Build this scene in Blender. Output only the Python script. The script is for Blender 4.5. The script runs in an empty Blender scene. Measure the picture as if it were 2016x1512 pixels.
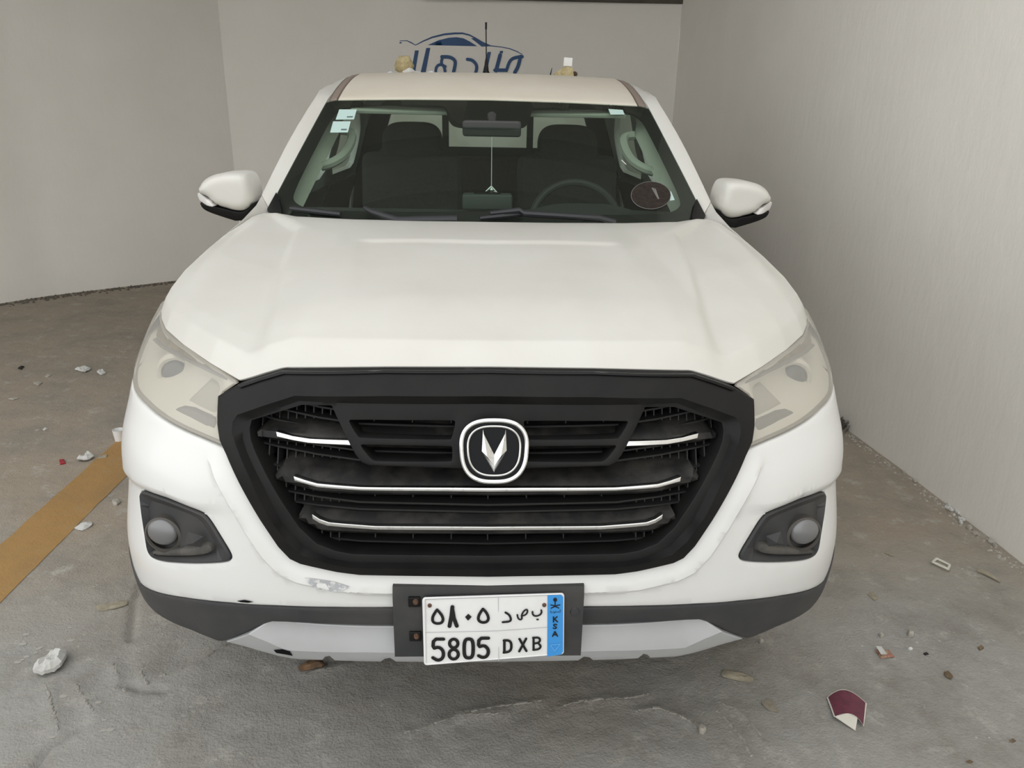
import bpy, bmesh, math, random, bisect
from mathutils import Vector, Matrix, noise
from mathutils.geometry import delaunay_2d_cdt
random.seed(7)
S=bpy.context.scene
COL=S.collection
# ---------------------------------------------------------------- camera, light, exposure
cam=bpy.data.objects.new('camera',bpy.data.cameras.new('camera')); COL.objects.link(cam)
cam.data.lens=26.786; cam.data.sensor_width=36; cam.data.clip_start=.05
CAM_R=((0.99932573,-0.00636487,-0.03616037),(-0.03201832,0.33094133,-0.94310798),(0.01796972,0.94362987,0.33051439))
cam.matrix_world=Matrix(((*CAM_R[0],-.0112),(*CAM_R[1],0),(*CAM_R[2],1.6),(0,0,0,1)))
S.camera=cam
w=bpy.data.worlds.new('sky'); S.world=w; w.use_nodes=True
bg=w.node_tree.nodes['Background']; bg.inputs[0].default_value=(.972,.982,.975,1); bg.inputs[1].default_value=1.56
S.view_settings.view_transform='Standard'; S.view_settings.look='None'; S.view_settings.gamma=1; S.view_settings.exposure=0.05
try: S.view_settings.use_curve_mapping=False
except Exception: pass
T={'GR_OUT':[(0.0,1.1021),(0.22,1.0953),(0.4469,1.0778),(0.4985,1.0611),(0.5457,1.0437),(0.5938,1.0166),(0.5858,0.9692),(0.5762,0.9402),(0.5574,0.9145),(0.5231,0.8564),(0.4831,0.7857),(0.4467,0.7286),(0.4226,0.7023),(0.4,0.6923),(0.3205,0.6777),(0.2725,0.6726),(0.0,0.6745)],'GR_TOP':[(0.0,1.0973),(0.2182,1.0904),(0.4399,1.0732),(0.4935,1.056),(0.5367,1.04)],'GR_L1':[(0.0,1.0557),(0.2155,1.05),(0.409,1.0387),(0.479,1.0145),(0.5437,0.9899),(0.5429,0.9609),(0.5296,0.935),(0.4984,0.8789),(0.4596,0.7963),(0.4246,0.7469),(0.3931,0.7179),(0.3347,0.7018),(0.2918,0.6949),(0.0,0.6969)],'GR_L2':[(0.0,1.0355),(0.2169,1.0297),(0.4059,1.0245),(0.5279,0.9778),(0.5279,0.9452),(0.516,0.9213),(0.4756,0.8522),(0.4409,0.7781),(0.3922,0.7253),(0.3348,0.7028),(0.2947,0.6971),(0.0,0.7003)],'GR_HOLE':[(0.0,0.9098),(0.0669,0.9082),(0.2516,0.9104),(0.2662,0.916),(0.2792,0.9306),(0.3337,1.0203),(0.3999,1.0165),(0.5106,0.9794),(0.514,0.964),(0.5098,0.9444),(0.499,0.9231),(0.4432,0.831),(0.4037,0.7695),(0.3665,0.7341),(0.3258,0.7196),(0.2879,0.7139),(0.0,0.7171)],'OP_U':[(0.2943,0.9924),(0.2911,0.9966),(0.0753,1.0016),(0.0715,0.9984),(0.0791,0.9678),(0.0823,0.9648),(0.2695,0.9633),(0.275,0.9664)],'OP_L':[(0.268,0.9473),(0.265,0.9504),(0.0811,0.9519),(0.0779,0.9489),(0.0777,0.9247),(0.0808,0.9217),(0.2346,0.9185),(0.2452,0.9221)],'BAR_A':[(0.0,0.9945),(0.324,0.9775),(0.403,0.9823),(0.4876,0.9829),(0.5028,0.9663),(0.5076,0.9533),(0.5054,0.942),(0.4675,0.9363),(0.387,0.9345),(0.303,0.935),(0.0,0.9362)],'BAR_B':[(0.0,0.8981),(0.1752,0.8955),(0.3341,0.8939),(0.3931,0.8985),(0.4522,0.9035),(0.4579,0.8874),(0.4603,0.8713),(0.4558,0.8568),(0.4196,0.8476),(0.3669,0.8383),(0.2715,0.8364),(0.0,0.84)],'BAR_C':[(0.0,0.8063),(0.1759,0.8048),(0.3263,0.8072),(0.3725,0.8119),(0.4061,0.8141),(0.409,0.798),(0.4113,0.7801),(0.4062,0.7701),(0.3777,0.7543),(0.3532,0.7478),(0.2427,0.748),(0.0,0.7519)],'CH_A':[(0.2956,0.9554),(0.3032,0.9551),(0.3798,0.9537),(0.4183,0.9561),(0.4561,0.9616),(0.4533,0.9527),(0.4178,0.9485),(0.3828,0.9457),(0.2997,0.9462),(0.2911,0.9461)],'CH_B':[(0.0,0.8664),(0.2682,0.8622),(0.362,0.8657),(0.3884,0.8709),(0.414,0.8774),(0.4122,0.8682),(0.3884,0.8636),(0.3621,0.8583),(0.2682,0.8555),(0.0,0.8585)],'CH_C':[(0.0,0.7814),(0.2391,0.7776),(0.3398,0.7822),(0.3604,0.7885),(0.376,0.7984),(0.3752,0.7879),(0.3608,0.7793),(0.3434,0.7743),(0.2393,0.7696),(0.0,0.7735)],'FLOOR_G':[(0.0,0.7496),(0.2843,0.7433)],'HL':[(0.5484,1.0434),(0.593,1.0158),(0.5883,0.9715),(0.5756,0.9402),(0.5626,0.9236),(0.6351,0.9345),(0.7365,0.945),(0.8444,0.9589),(0.9578,0.9611),(1.06,0.985),(1.13,1.01),(1.17,1.05),(1.15,1.09),(1.08,1.1),(0.986,1.0875),(0.9257,1.0854),(0.8524,1.0814),(0.7349,1.0764),(0.6353,1.0636)],'HL_LOWTRIM':[(0.5622,0.9209),(0.6347,0.9318),(0.7355,0.942),(0.8426,0.9554),(0.9603,0.9575)],'HL_TURN':[(0.5591,1.0416),(0.6393,1.0604),(0.7401,1.0732),(0.8598,1.0781),(0.9325,1.0806),(0.9907,1.0658),(0.9685,1.0516),(0.8851,1.0524),(0.7763,1.0546),(0.6726,1.0503),(0.5988,1.0416)],'HL_BEAD':[(0.9644,1.0461),(0.8943,1.0508),(0.7717,1.054),(0.6693,1.0484),(0.5813,1.0392),(0.5757,1.0433),(0.6722,1.0539),(0.7767,1.0591),(0.887,1.0565),(0.9393,1.0545)],'HL_PROJ':[(0.8366,1.003)],'HL_DRL':[(0.7466,0.9628),(0.7204,0.9721),(0.6895,0.9727),(0.6095,0.9644),(0.6055,0.9365),(0.6407,0.938),(0.7062,0.9519)],'HL_DRL2':[(0.665,1.0256),(0.6239,1.021),(0.6117,0.9628),(0.6924,0.9715),(0.7296,0.9762),(0.7015,0.9975)],'BUMP_T':[(0.5623,0.9197),(0.6344,0.931),(0.7351,0.9412),(0.8445,0.9541),(0.9571,0.9563),(1.06,0.978),(1.12,1.0),(1.13,0.7),(1.08,0.56)],'BUMP_B':[(0.9391,0.5009),(0.7887,0.5301),(0.6918,0.5488),(0.5424,0.5679),(0.2676,0.5844),(0.0,0.5862)],'LIP':[(0.0,0.5862),(0.2676,0.5844),(0.5424,0.5679),(0.6918,0.5488),(0.7887,0.5301),(0.9391,0.5009),(1.08,0.56),(1.04,0.46),(0.9736,0.4427),(0.8778,0.4375),(0.732,0.4378),(0.6523,0.4256),(0.6394,0.428),(0.616,0.4405),(0.5542,0.4805),(0.5106,0.5122),(0.486,0.5233),(0.4536,0.5263),(0.2723,0.5319),(0.0,0.5351)],'SKID':[(0.0,0.5234),(0.2736,0.5182),(0.389,0.5168),(0.4339,0.5167),(0.459,0.5234),(0.4767,0.5248),(0.5106,0.5122),(0.5542,0.4805),(0.6204,0.4397),(0.5744,0.4339),(0.4933,0.4148),(0.4451,0.4099),(0.3848,0.4146),(0.3748,0.43),(0.3642,0.4345),(0.3554,0.4161),(0.2856,0.4168),(0.2473,0.4174),(0.2364,0.4306),(0.2241,0.4342),(0.2127,0.418),(0.0,0.4214)],'SKID_CR':[(0.5498,0.4901),(0.5038,0.4715),(0.4612,0.4476),(0.2794,0.4566),(0.0,0.4596)],'FOG':[(0.8614,0.7693),(0.7357,0.7825),(0.6349,0.7769),(0.6145,0.764),(0.589,0.7283),(0.5653,0.692),(0.5665,0.6793),(0.5817,0.6698),(0.6704,0.6495),(0.7904,0.6239),(0.8304,0.6276),(0.8391,0.6724),(0.8567,0.7278)],'FOG_IN':[(0.8521,0.7472),(0.747,0.7586),(0.6647,0.7568),(0.6394,0.7439),(0.6066,0.6971),(0.6158,0.6747),(0.7415,0.6429),(0.8211,0.6254),(0.8334,0.6575)],'LEDGE':[(0.8223,0.6383),(0.7313,0.6661),(0.6715,0.6847),(0.6275,0.7053),(0.6136,0.6981),(0.6151,0.6834),(0.6541,0.6683),(0.7509,0.6433),(0.8107,0.6285)],'FOG_C':[(0.7643,0.7049)],'FOG_C2':[(0.7807,0.6692)],'BRK':[(0.211,0.6482),(0.21,0.6207),(0.2193,0.4747)],'SCUFF':[(0.3927,0.66),(0.3681,0.6581),(0.3295,0.653),(0.297,0.644),(0.3174,0.6332),(0.3534,0.6287),(0.3729,0.6377),(0.3834,0.6492)],'NICK':[(0.5615,0.5758),(0.5428,0.5819),(0.5208,0.5801),(0.534,0.5753),(0.5517,0.5739)],'CHIP':[(0.4939,0.4426),(0.4708,0.4514),(0.4535,0.4464),(0.4514,0.4284),(0.4694,0.4311),(0.4905,0.4317)],'CREASE':[(1.0092,0.7495),(0.8803,0.7694),(0.7378,0.7836),(0.6293,0.7765),(0.5751,0.7846)],'EMB':[(0.0,0.9589)],'MASK':[(0.4745,0.8611),(0.4546,0.8001)],'HOOD_F':[(0.0,1.5243,1.1048),(0.2195,1.5409,1.098),(0.4447,1.584,1.0796),(0.4955,1.5863,1.0636),(0.5454,1.5916,1.0475),(0.6296,1.6599,1.0639),(0.7262,1.7623,1.0767),(0.8126,1.8797,1.0829),(0.8572,1.9674,1.0862),(0.881,2.0271,1.0904)],'HOOD_S':[(0.8808,2.0271,1.0905),(0.879,2.11,1.1269),(0.8752,2.21,1.1575),(0.8543,2.34,1.196),(0.8447,2.48,1.2214),(0.8255,2.6,1.2412),(0.8188,2.7,1.2554),(0.8068,2.76,1.2602),(0.7943,2.82,1.2593)],'HOOD_R':[(0.7943,2.82,1.2593),(0.7207,2.775,1.2549),(0.6439,2.73,1.2437),(0.456,2.66,1.2415),(0.227,2.615,1.2421),(0.0,2.6,1.2437)],'FEN_O':[(0.8447,2.48,1.2214),(0.8329,2.57,1.2445),(0.8296,2.64,1.2579),(0.8252,2.79,1.288),(0.8367,2.93,1.3162)],'PIL_O':[(0.8366,2.93,1.3167),(0.8095,3.14,1.4506),(0.7717,3.36,1.5835),(0.7453,3.52,1.6634),(0.7185,3.68,1.7162),(0.6846,3.92,1.7605)],'GL_B':[(0.0,2.63,1.2567),(0.2291,2.645,1.2552),(0.4602,2.69,1.2548),(0.6496,2.76,1.2575),(0.7314,2.805,1.2635),(0.7919,2.84,1.2733)],'GL_T':[(0.0,3.42,1.6678),(0.3426,3.43,1.6661),(0.5637,3.46,1.6603),(0.6866,3.5,1.6582)],'MIR_CAP':[(1.0604,1.3182),(1.0564,1.3371),(1.041,1.3598),(1.0135,1.378),(0.9762,1.3891),(0.9364,1.3933),(0.8926,1.3935),(0.8753,1.3837),(0.8635,1.3536),(0.8601,1.3111),(0.864,1.2891),(0.879,1.2669),(0.9061,1.2554),(0.9284,1.2551),(0.9645,1.2638),(1.0029,1.2761),(1.0157,1.2942),(1.036,1.3084)],'MIR_SIG':[(1.0604,1.3181),(1.0697,1.3152),(1.0724,1.3079),(1.0637,1.2898),(1.0391,1.2811),(1.0033,1.2728),(0.9965,1.2762),(1.0085,1.2925),(1.036,1.3084)],'MIR_LOW':[(1.0566,1.2872),(1.0519,1.2644),(1.0315,1.25),(0.9827,1.2322),(0.9251,1.2135),(0.893,1.2372),(0.8635,1.2745),(0.864,1.2891),(0.879,1.2669),(0.9062,1.2545),(0.9284,1.2542),(0.9646,1.2629),(1.0033,1.2728),(1.0391,1.2811)],'SG_ROOF':[(-0.842,2.273),(-0.772,2.276),(-0.732,2.261),(-0.693,2.239),(-0.618,2.278),(-0.531,2.314),(-0.415,2.343),(-0.318,2.353),(-0.241,2.354),(-0.174,2.339),(-0.107,2.307),(-0.049,2.276),(0.029,2.246),(0.135,2.236),(0.213,2.223),(0.281,2.2),(0.337,2.171),(0.33,2.168),(0.276,2.194),(0.208,2.216),(0.135,2.229),(0.024,2.238),(-0.058,2.233),(-0.107,2.268),(-0.16,2.305),(-0.134,2.307),(-0.174,2.325),(-0.241,2.339),(-0.318,2.336),(-0.415,2.326),(-0.531,2.299),(-0.618,2.266),(-0.693,2.232),(-0.739,2.253),(-0.775,2.269),(-0.842,2.268)],'SG_WIN':[(-0.575,2.238),(-0.473,2.281),(-0.376,2.305),(-0.299,2.312),(-0.232,2.303),(-0.174,2.277),(-0.102,2.236)],'SG_L':[[(-0.699,2.188),(-0.663,2.189),(-0.707,1.972),(-0.747,1.972)],[(-0.59,2.212),(-0.552,2.213),(-0.605,1.974),(-0.654,1.973)],[(-0.002,2.187),(0.032,2.188),(-0.013,1.985),(-0.052,1.984)],[(0.116,2.198),(0.147,2.199),(0.144,2.178),(0.115,2.177)],[(-0.845,2.259),(-0.825,2.259),(-0.827,2.248),(-0.846,2.248)]],'SG_S':[([(-0.441,2.136),(-0.363,2.137),(-0.31,2.106),(-0.316,2.052),(-0.336,1.979)],30),([(-0.434,2.136),(-0.452,2.076),(-0.418,2.05),(-0.409,1.978)],26),([(-0.408,2.05),(-0.457,2.072),(-0.496,2.048),(-0.504,2.003),(-0.497,1.967)],24),([(-0.196,2.118),(-0.15,2.113),(-0.111,2.078),(-0.103,2.042),(-0.12,1.983)],28),([(0.119,2.16),(0.082,2.022)],34),([(0.07,2.026),(0.182,2.028)],30),([(0.182,2.024),(0.205,2.097),(0.234,2.131),(0.282,2.146),(0.332,2.151)],28),([(0.316,2.151),(0.295,2.062),(0.263,2.008)],32)],'DEB':{'paper_big':[(-1.352,1.904),(-1.358,1.931),(-1.356,1.958),(-1.342,1.981),(-1.33,2.002),(-1.298,1.997),(-1.283,1.964),(-1.278,1.926),(-1.297,1.91),(-1.316,1.895)],'beige_strip':[(-1.331,2.242),(-1.317,2.256),(-1.278,2.264),(-1.24,2.276),(-1.225,2.25),(-1.259,2.227),(-1.307,2.213)],'rusty':[(-0.572,1.918),(-0.551,1.941),(-0.505,1.953),(-0.493,1.924),(-0.532,1.911),(-0.564,1.905)],'torn':[(-1.661,2.76),(-1.653,2.78),(-1.649,2.801),(-1.619,2.817),(-1.6,2.789),(-1.61,2.764),(-1.621,2.744)],'pebble_l':[(-1.615,2.992),(-1.6,3.011),(-1.573,2.983),(-1.578,2.951),(-1.601,2.965)],'cone':[(-1.965,3.39),(-1.958,3.437),(-1.951,3.487),(-1.92,3.454),(-1.896,3.431),(-1.915,3.387)],'tail':[(-1.894,3.425),(-1.877,3.455),(-1.851,3.467),(-1.844,3.437),(-1.868,3.426)],'red_bit':[(-2.051,3.401),(-2.03,3.407),(-2.005,3.368),(-2.023,3.356)],'paper_far':[(-2.67,4.78),(-2.657,4.812),(-2.65,4.844),(-2.57,4.803),(-2.568,4.761),(-2.574,4.72),(-2.617,4.75)],'paper_far2':[(-2.505,4.731),(-2.502,4.773),(-2.48,4.773),(-2.437,4.723),(-2.453,4.681)],'leaf_black':[(-3.041,4.803),(-3.048,4.856),(-3.023,4.846),(-3.007,4.783)],'s1':[(-2.78,4.509),(-2.775,4.557),(-2.735,4.529),(-2.732,4.472)],'s2':[(-2.785,4.644),(-2.793,4.695),(-2.757,4.675),(-2.758,4.635)],'s3':[(-2.773,4.233),(-2.753,4.259),(-2.719,4.251),(-2.735,4.217)],'s4':[(-2.334,3.782),(-2.336,3.81),(-2.313,3.796),(-2.316,3.769)],'s5':[(-2.369,3.775),(-2.364,3.789),(-2.343,3.775),(-2.352,3.761)],'cup_edge':[(-1.887,3.646),(-1.932,3.759),(-1.92,3.773),(-1.854,3.647)],'sleeve':[(1.003,1.782),(1.063,1.799),(1.112,1.758),(1.057,1.664),(0.987,1.699),(1.023,1.703),(1.05,1.696),(1.046,1.683),(1.03,1.655),(1.057,1.664)],'redwhite':[(1.253,1.996),(1.298,1.995),(1.298,1.96),(1.25,1.955)],'st1':[(1.402,2.08),(1.418,2.091),(1.426,2.077),(1.413,2.059),(1.397,2.062)],'st2':[(1.302,2.073),(1.316,2.078),(1.318,2.065),(1.302,2.058)],'chip':[(1.366,2.003),(1.377,2.008),(1.38,2.001),(1.369,1.996)],'br1':[(1.402,1.978),(1.415,1.983),(1.419,1.976),(1.405,1.971)],'leaf1':[(1.414,1.886),(1.427,1.888),(1.434,1.867),(1.421,1.856),(1.412,1.868)],'leaf2':[(1.594,2.001),(1.61,2.011),(1.614,1.999),(1.594,1.989)],'strip_r':[(0.717,1.882),(0.733,1.9),(0.767,1.888),(0.812,1.861),(0.8,1.852),(0.775,1.852),(0.72,1.871)],'flake':[(0.8,1.767),(0.822,1.775),(0.84,1.775),(0.838,1.749),(0.843,1.725),(0.811,1.735)],'pb1':[(0.589,1.665),(0.603,1.672),(0.611,1.659),(0.601,1.648),(0.589,1.652)],'pb2':[(0.888,2.043),(0.898,2.048),(0.903,2.038),(0.89,2.03)],'card':[(1.719,2.49),(1.748,2.513),(1.773,2.468),(1.751,2.441)],'stick':[(1.871,2.44),(1.907,2.368)],'scrap_r':[(1.573,2.572),(1.589,2.576),(1.599,2.544),(1.586,2.55)],'stain_leaf':[(1.372,2.298),(1.398,2.311),(1.403,2.274),(1.38,2.259)],'leaf3':[(1.277,1.543),(1.29,1.548),(1.296,1.541),(1.285,1.538)],'leaf4':[(1.444,1.615),(1.458,1.622),(1.463,1.614),(1.45,1.609)],'tuft':[(1.984,3.793)],'fk':[(2.042,2.937),(2.047,2.914),(2.037,2.873),(2.064,2.896),(2.041,2.842),(2.026,2.807),(2.051,2.833),(2.058,2.956),(2.033,2.761),(2.031,2.715),(2.057,2.651),(2.054,2.62),(2.03,3.288),(2.033,3.19)]},'RIDGE':[[(-0.979,1.891),(-0.936,1.915),(-0.893,1.944),(-0.874,1.965),(-0.819,2.044)],[(-1.293,1.861),(-1.225,1.768),(-1.162,1.679)],[(-1.208,1.864),(-1.148,1.797),(-1.094,1.743)],[(-1.143,1.956),(-1.095,1.891),(-1.049,1.826)],[(-1.05,1.923),(-0.997,1.861)],[(-0.223,1.663),(-0.147,1.689),(-0.071,1.728),(0.02,1.751),(0.157,1.777)],[(-0.061,1.719),(0.054,1.727)],[(0.223,1.758),(0.299,1.778),(0.422,1.782),(0.475,1.802)],[(0.428,1.732),(0.486,1.745),(0.533,1.725),(0.584,1.684)],[(0.678,1.765),(0.73,1.726),(0.75,1.655),(0.771,1.599)],[(0.66,1.735),(0.695,1.658),(0.708,1.568)],[(-0.547,1.896),(-0.433,1.94)]],'TRENCH':[[(-1.069,1.862),(-1.011,1.847),(-0.943,1.84)],[(-1.252,2.473),(-1.218,2.284),(-1.136,2.066)],[(-1.163,1.569),(-1.163,1.629),(-1.112,1.7)]],'SPOTS':[(-1.434,1.966),(-1.426,1.977),(-1.421,1.991),(-1.404,2.01),(-1.405,2.027),(-1.401,2.034),(-1.361,2.017),(-1.37,2.022),(-1.464,2.049),(-1.479,2.095),(-1.323,2.066),(-1.359,2.13),(-1.295,2.093),(-1.259,1.724),(-1.169,1.661),(-1.044,1.686),(-1.028,1.688),(-0.841,1.773),(-0.827,1.753),(-0.849,1.738),(-1.221,1.818),(-1.107,1.788),(-1.06,1.724)],'HROWS':[0.996,0.9761,0.923,0.9042,0.8141,0.7979,0.723,0.7018],'GL_OUT':[(0.0,1.2525),(0.2282,1.2516),(0.4579,1.2516),(0.6456,1.2546),(0.7269,1.2604),(0.7919,1.2686),(0.785,1.3227),(0.7635,1.4259),(0.744,1.5165),(0.6898,1.6535),(0.6541,1.6561),(0.3471,1.6638),(0.0,1.6678)],'FRIT_IN':[(0.0,1.2932),(0.5026,1.2819),(0.6578,1.2832),(0.7065,1.2958),(0.7275,1.3177),(0.7005,1.4282),(0.6673,1.5505),(0.6499,1.5997),(0.604,1.6288),(0.5088,1.6385),(0.1929,1.6428),(0.1768,1.6279),(0.1601,1.5774),(0.1261,1.5572),(0.0,1.5574)],'FRIT_CORNER':[(0.7961,1.2638),(0.7332,1.2411),(0.7355,1.2613),(0.7647,1.3019),(0.7808,1.315)],'STK1':[(-0.6238,1.6163),(-0.5482,1.6175),(-0.5497,1.5789),(-0.6272,1.5764)],'STK2':[(-0.636,1.5694),(-0.5615,1.5709),(-0.5617,1.5301),(-0.6358,1.5275)],'STK3':[(0.5052,1.639),(0.5688,1.6362),(0.5716,1.6178),(0.5097,1.6167)],'STK4':[(0.6691,1.3487),(0.6852,1.346),(0.6904,1.3198),(0.6707,1.318)],'STK5':[(0.5785,1.2538),(0.6626,1.2499),(0.6586,1.245),(0.5766,1.2481)],'DISC':[(0.6782,1.3327),(0.6716,1.3218),(0.6598,1.3121),(0.6441,1.3038),(0.6256,1.2978),(0.6054,1.2941),(0.5849,1.2932),(0.5655,1.2949),(0.5482,1.2993),(0.5344,1.3059),(0.5245,1.3146),(0.5197,1.3245),(0.52,1.3352),(0.5256,1.346),(0.5362,1.3561),(0.5511,1.3649),(0.5697,1.3715),(0.5901,1.3757),(0.6115,1.3769),(0.632,1.3752),(0.6504,1.3706),(0.6649,1.3634),(0.6748,1.3543),(0.6793,1.3438)],'WIP':[(-0.7042,1.269),(-0.5115,1.2608),(-0.4273,1.2754),(-0.3972,1.2623),(-0.1073,1.2541),(-0.099,1.2597),(0.0048,1.2694),(0.1045,1.2746),(0.1182,1.2675),(0.3801,1.2573),(0.4367,1.2481)],'PS':[('digit',0.00529,[[(0.1022,0.1716),(0.1286,0.2318),(0.1433,0.2948),(0.1411,0.3441),(0.1228,0.3743),(0.0878,0.3713),(0.0687,0.338),(0.0696,0.28),(0.082,0.2282),(0.1022,0.1716)]]),('digit',0.00722,[[(0.2105,0.1368),(0.2028,0.2642),(0.187,0.419)],[(0.2101,0.1759),(0.2188,0.301),(0.2385,0.4202)]]),('digit',0.00529,[[(0.4244,0.1827),(0.4473,0.2333),(0.4624,0.3035),(0.4605,0.3541),(0.4424,0.3851),(0.4112,0.3822),(0.3905,0.3443),(0.3925,0.2885),(0.4053,0.2354),(0.4244,0.1827)]]),('letter',0.00409,[[(0.5833,0.2497),(0.6104,0.2886),(0.6226,0.354),(0.6139,0.3899),(0.5632,0.3944)]]),('letter',0.00313,[[(0.696,0.3088),(0.7054,0.2597),(0.7234,0.2222),(0.7381,0.2234),(0.7381,0.2679),(0.7232,0.3038),(0.696,0.3144),(0.7006,0.3573),(0.6865,0.3745),(0.671,0.3472),(0.6664,0.2933)]]),('letter',0.00337,[[(0.7739,0.2598),(0.7754,0.3046),(0.7941,0.3323),(0.8245,0.3201),(0.84,0.2803),(0.8361,0.2425)],[(0.8066,0.3838),(0.8128,0.3844)]]),('digit',0.0065,[[(0.1432,0.6095),(0.0728,0.6021),(0.0668,0.7455),(0.1064,0.7237),(0.1348,0.7712),(0.1424,0.8517),(0.1274,0.9151),(0.0957,0.9304),(0.0648,0.8824)]]),('digit',0.00602,[[(0.2442,0.6864),(0.2416,0.712),(0.2349,0.7332),(0.2251,0.7467),(0.2136,0.7505),(0.2023,0.744),(0.1928,0.7282),(0.1866,0.7056),(0.1846,0.6796),(0.1872,0.6541),(0.1939,0.633),(0.2037,0.6194),(0.2152,0.6155),(0.2265,0.6219),(0.236,0.6376),(0.2422,0.6602),(0.2442,0.6864)],[(0.2455,0.8559),(0.2426,0.8848),(0.2352,0.9087),(0.2243,0.9239),(0.2116,0.928),(0.199,0.9205),(0.1885,0.9026),(0.1816,0.8769),(0.1795,0.8475),(0.1823,0.8187),(0.1898,0.7948),(0.2007,0.7796),(0.2133,0.7753),(0.2259,0.7827),(0.2364,0.8005),(0.2433,0.8263),(0.2455,0.8559)]]),('digit',0.00674,[[(0.3516,0.7796),(0.3503,0.8408),(0.3478,0.8743),(0.3439,0.8985),(0.3384,0.9151),(0.3311,0.9244),(0.318,0.9261),(0.3049,0.9209),(0.2978,0.9097),(0.2927,0.8917),(0.2892,0.8667),(0.2874,0.8328),(0.2872,0.7718),(0.2886,0.7109),(0.2911,0.6776),(0.2951,0.6534),(0.3005,0.6367),(0.3078,0.6272),(0.3208,0.6252),(0.3338,0.6301),(0.3409,0.6412),(0.346,0.6591),(0.3495,0.6842),(0.3514,0.7183),(0.3516,0.7796)]]),('digit',0.0065,[[(0.4603,0.6298),(0.3937,0.6224),(0.3887,0.7625),(0.4281,0.7384),(0.4552,0.7924),(0.4603,0.8656),(0.4441,0.9287),(0.4148,0.9374),(0.3891,0.9014)]]),('letter',0.00481,[[(0.5736,0.6828),(0.5728,0.8767)],[(0.5697,0.6823),(0.605,0.6865),(0.6229,0.7308),(0.6225,0.8319),(0.6043,0.8754),(0.5688,0.8799)]]),('letter',0.00457,[[(0.6811,0.677),(0.7302,0.8831)],[(0.7282,0.6788),(0.6791,0.8799)]]),('letter',0.00409,[[(0.7815,0.6702),(0.7814,0.8751)],[(0.7776,0.6753),(0.8168,0.6744),(0.8301,0.719),(0.8168,0.7641),(0.7815,0.7689)],[(0.8168,0.7734),(0.8349,0.8225),(0.8208,0.8711),(0.7798,0.8749)]]),('letter',0.00241,[[(0.9235,0.3591),(0.9237,0.4421)],[(0.9484,0.3614),(0.9251,0.4083)],[(0.9314,0.3975),(0.9518,0.4449)]]),('letter',0.00217,[[(0.9472,0.4935),(0.9339,0.4752),(0.9222,0.4928),(0.934,0.5167),(0.9474,0.537),(0.9341,0.5563),(0.9208,0.5398)]]),('letter',0.00241,[[(0.9172,0.675),(0.9342,0.5997),(0.9525,0.6793)],[(0.9242,0.6514),(0.9446,0.6538)]]),('emblem',0.00193,[[(0.9345,0.1091),(0.9347,0.1978)],[(0.9036,0.169),(0.9215,0.178),(0.9604,0.2245)],[(0.9681,0.174),(0.9494,0.1801),(0.906,0.2201)],[(0.9251,0.0764),(0.9429,0.0776)],[(0.9236,0.0914),(0.9461,0.093)],[(0.9275,0.1068),(0.9422,0.1078)],[(0.9305,0.0655),(0.9398,0.0661)]]),('triangle',0.00193,[[(0.901,0.8124),(0.9717,0.8122),(0.9327,0.9203),(0.901,0.8124)]]),('groove',0.0012,[[(0.0156,0.5033),(0.5274,0.5279),(0.8793,0.524)],[(0.5339,0.0322),(0.5327,1.012)],[(0.0229,0.0223),(0.8785,0.0206)],[(0.0229,0.0223),(0.0166,0.9497)]])],'P_DOT':[(0.3212,0.2486),(0.3442,0.2935),(0.3187,0.347),(0.2982,0.2933)],'P_BLUE':[(0.8808,0.0208),(0.9768,0.0194),(0.9924,0.0507),(0.9943,0.9479),(0.9803,0.9971),(0.8801,1.0125)],'P_BOLT':[(0.051,0.1118),(0.8578,0.1693)],'P_WORD':[(0.8984,0.3079),(0.9747,0.3146)]}
def pchip(xs, ys):
    n=len(xs); h=[xs[i+1]-xs[i] for i in range(n-1)]; dl=[(ys[i+1]-ys[i])/h[i] for i in range(n-1)]
    m=[0.0]*n; m[0]=dl[0]; m[-1]=dl[-1]
    for i in range(1,n-1):
        if dl[i-1]*dl[i]<=0: m[i]=0.0
        else:
            w1=2*h[i]+h[i-1]; w2=h[i]+2*h[i-1]; m[i]=(w1+w2)/(w1/dl[i-1]+w2/dl[i])
    def f(x):
        if x<=xs[0]: return ys[0]+m[0]*(x-xs[0])
        if x>=xs[-1]: return ys[-1]+m[-1]*(x-xs[-1])
        i=0
        while x>xs[i+1]: i+=1
        t=(x-xs[i])/h[i]; t2=t*t; t3=t2*t
        return (2*t3-3*t2+1)*ys[i]+(t3-2*t2+t)*h[i]*m[i]+(-2*t3+3*t2)*ys[i+1]+(t3-t2)*h[i]*m[i+1]
    return f
# plan curve of the nose: half width against set-back, as seen from above
PLAN_X=[0,.3,.5,.62,.72,.80,.86,.90,.925,.938,.944,.945]
PLAN_D=[0,.014,.045,.085,.14,.205,.285,.37,.46,.56,.68,1.2]
_pf=pchip(PLAN_X,PLAN_D)
_ax=[];_ad=[];_aa=[0.0]
import math
_s=[(.9*i/300.0) for i in range(301)]+[.9+.045*(1-(1-i/200.0)**2) for i in range(1,201)]
for _x in _s:
    _ax.append(_x); _ad.append(_pf(_x))
for _i in range(1,len(_s)): _aa.append(_aa[-1]+math.hypot(_ax[_i]-_ax[_i-1],_ad[_i]-_ad[_i-1]))
import bisect
def _lin(xs,ys,x):
    if x<=xs[0]: return ys[0]
    if x>=xs[-1]: return ys[-1]
    i=bisect.bisect_right(xs,x)-1
    return ys[i]+(ys[i+1]-ys[i])*(x-xs[i])/(xs[i+1]-xs[i])
W_OF_Z=pchip([.30,.42,.50,.60,.72,.85,1.0,1.2],[.92,.93,.94,.945,.947,.948,.945,.94])
Y0=1.405
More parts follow.
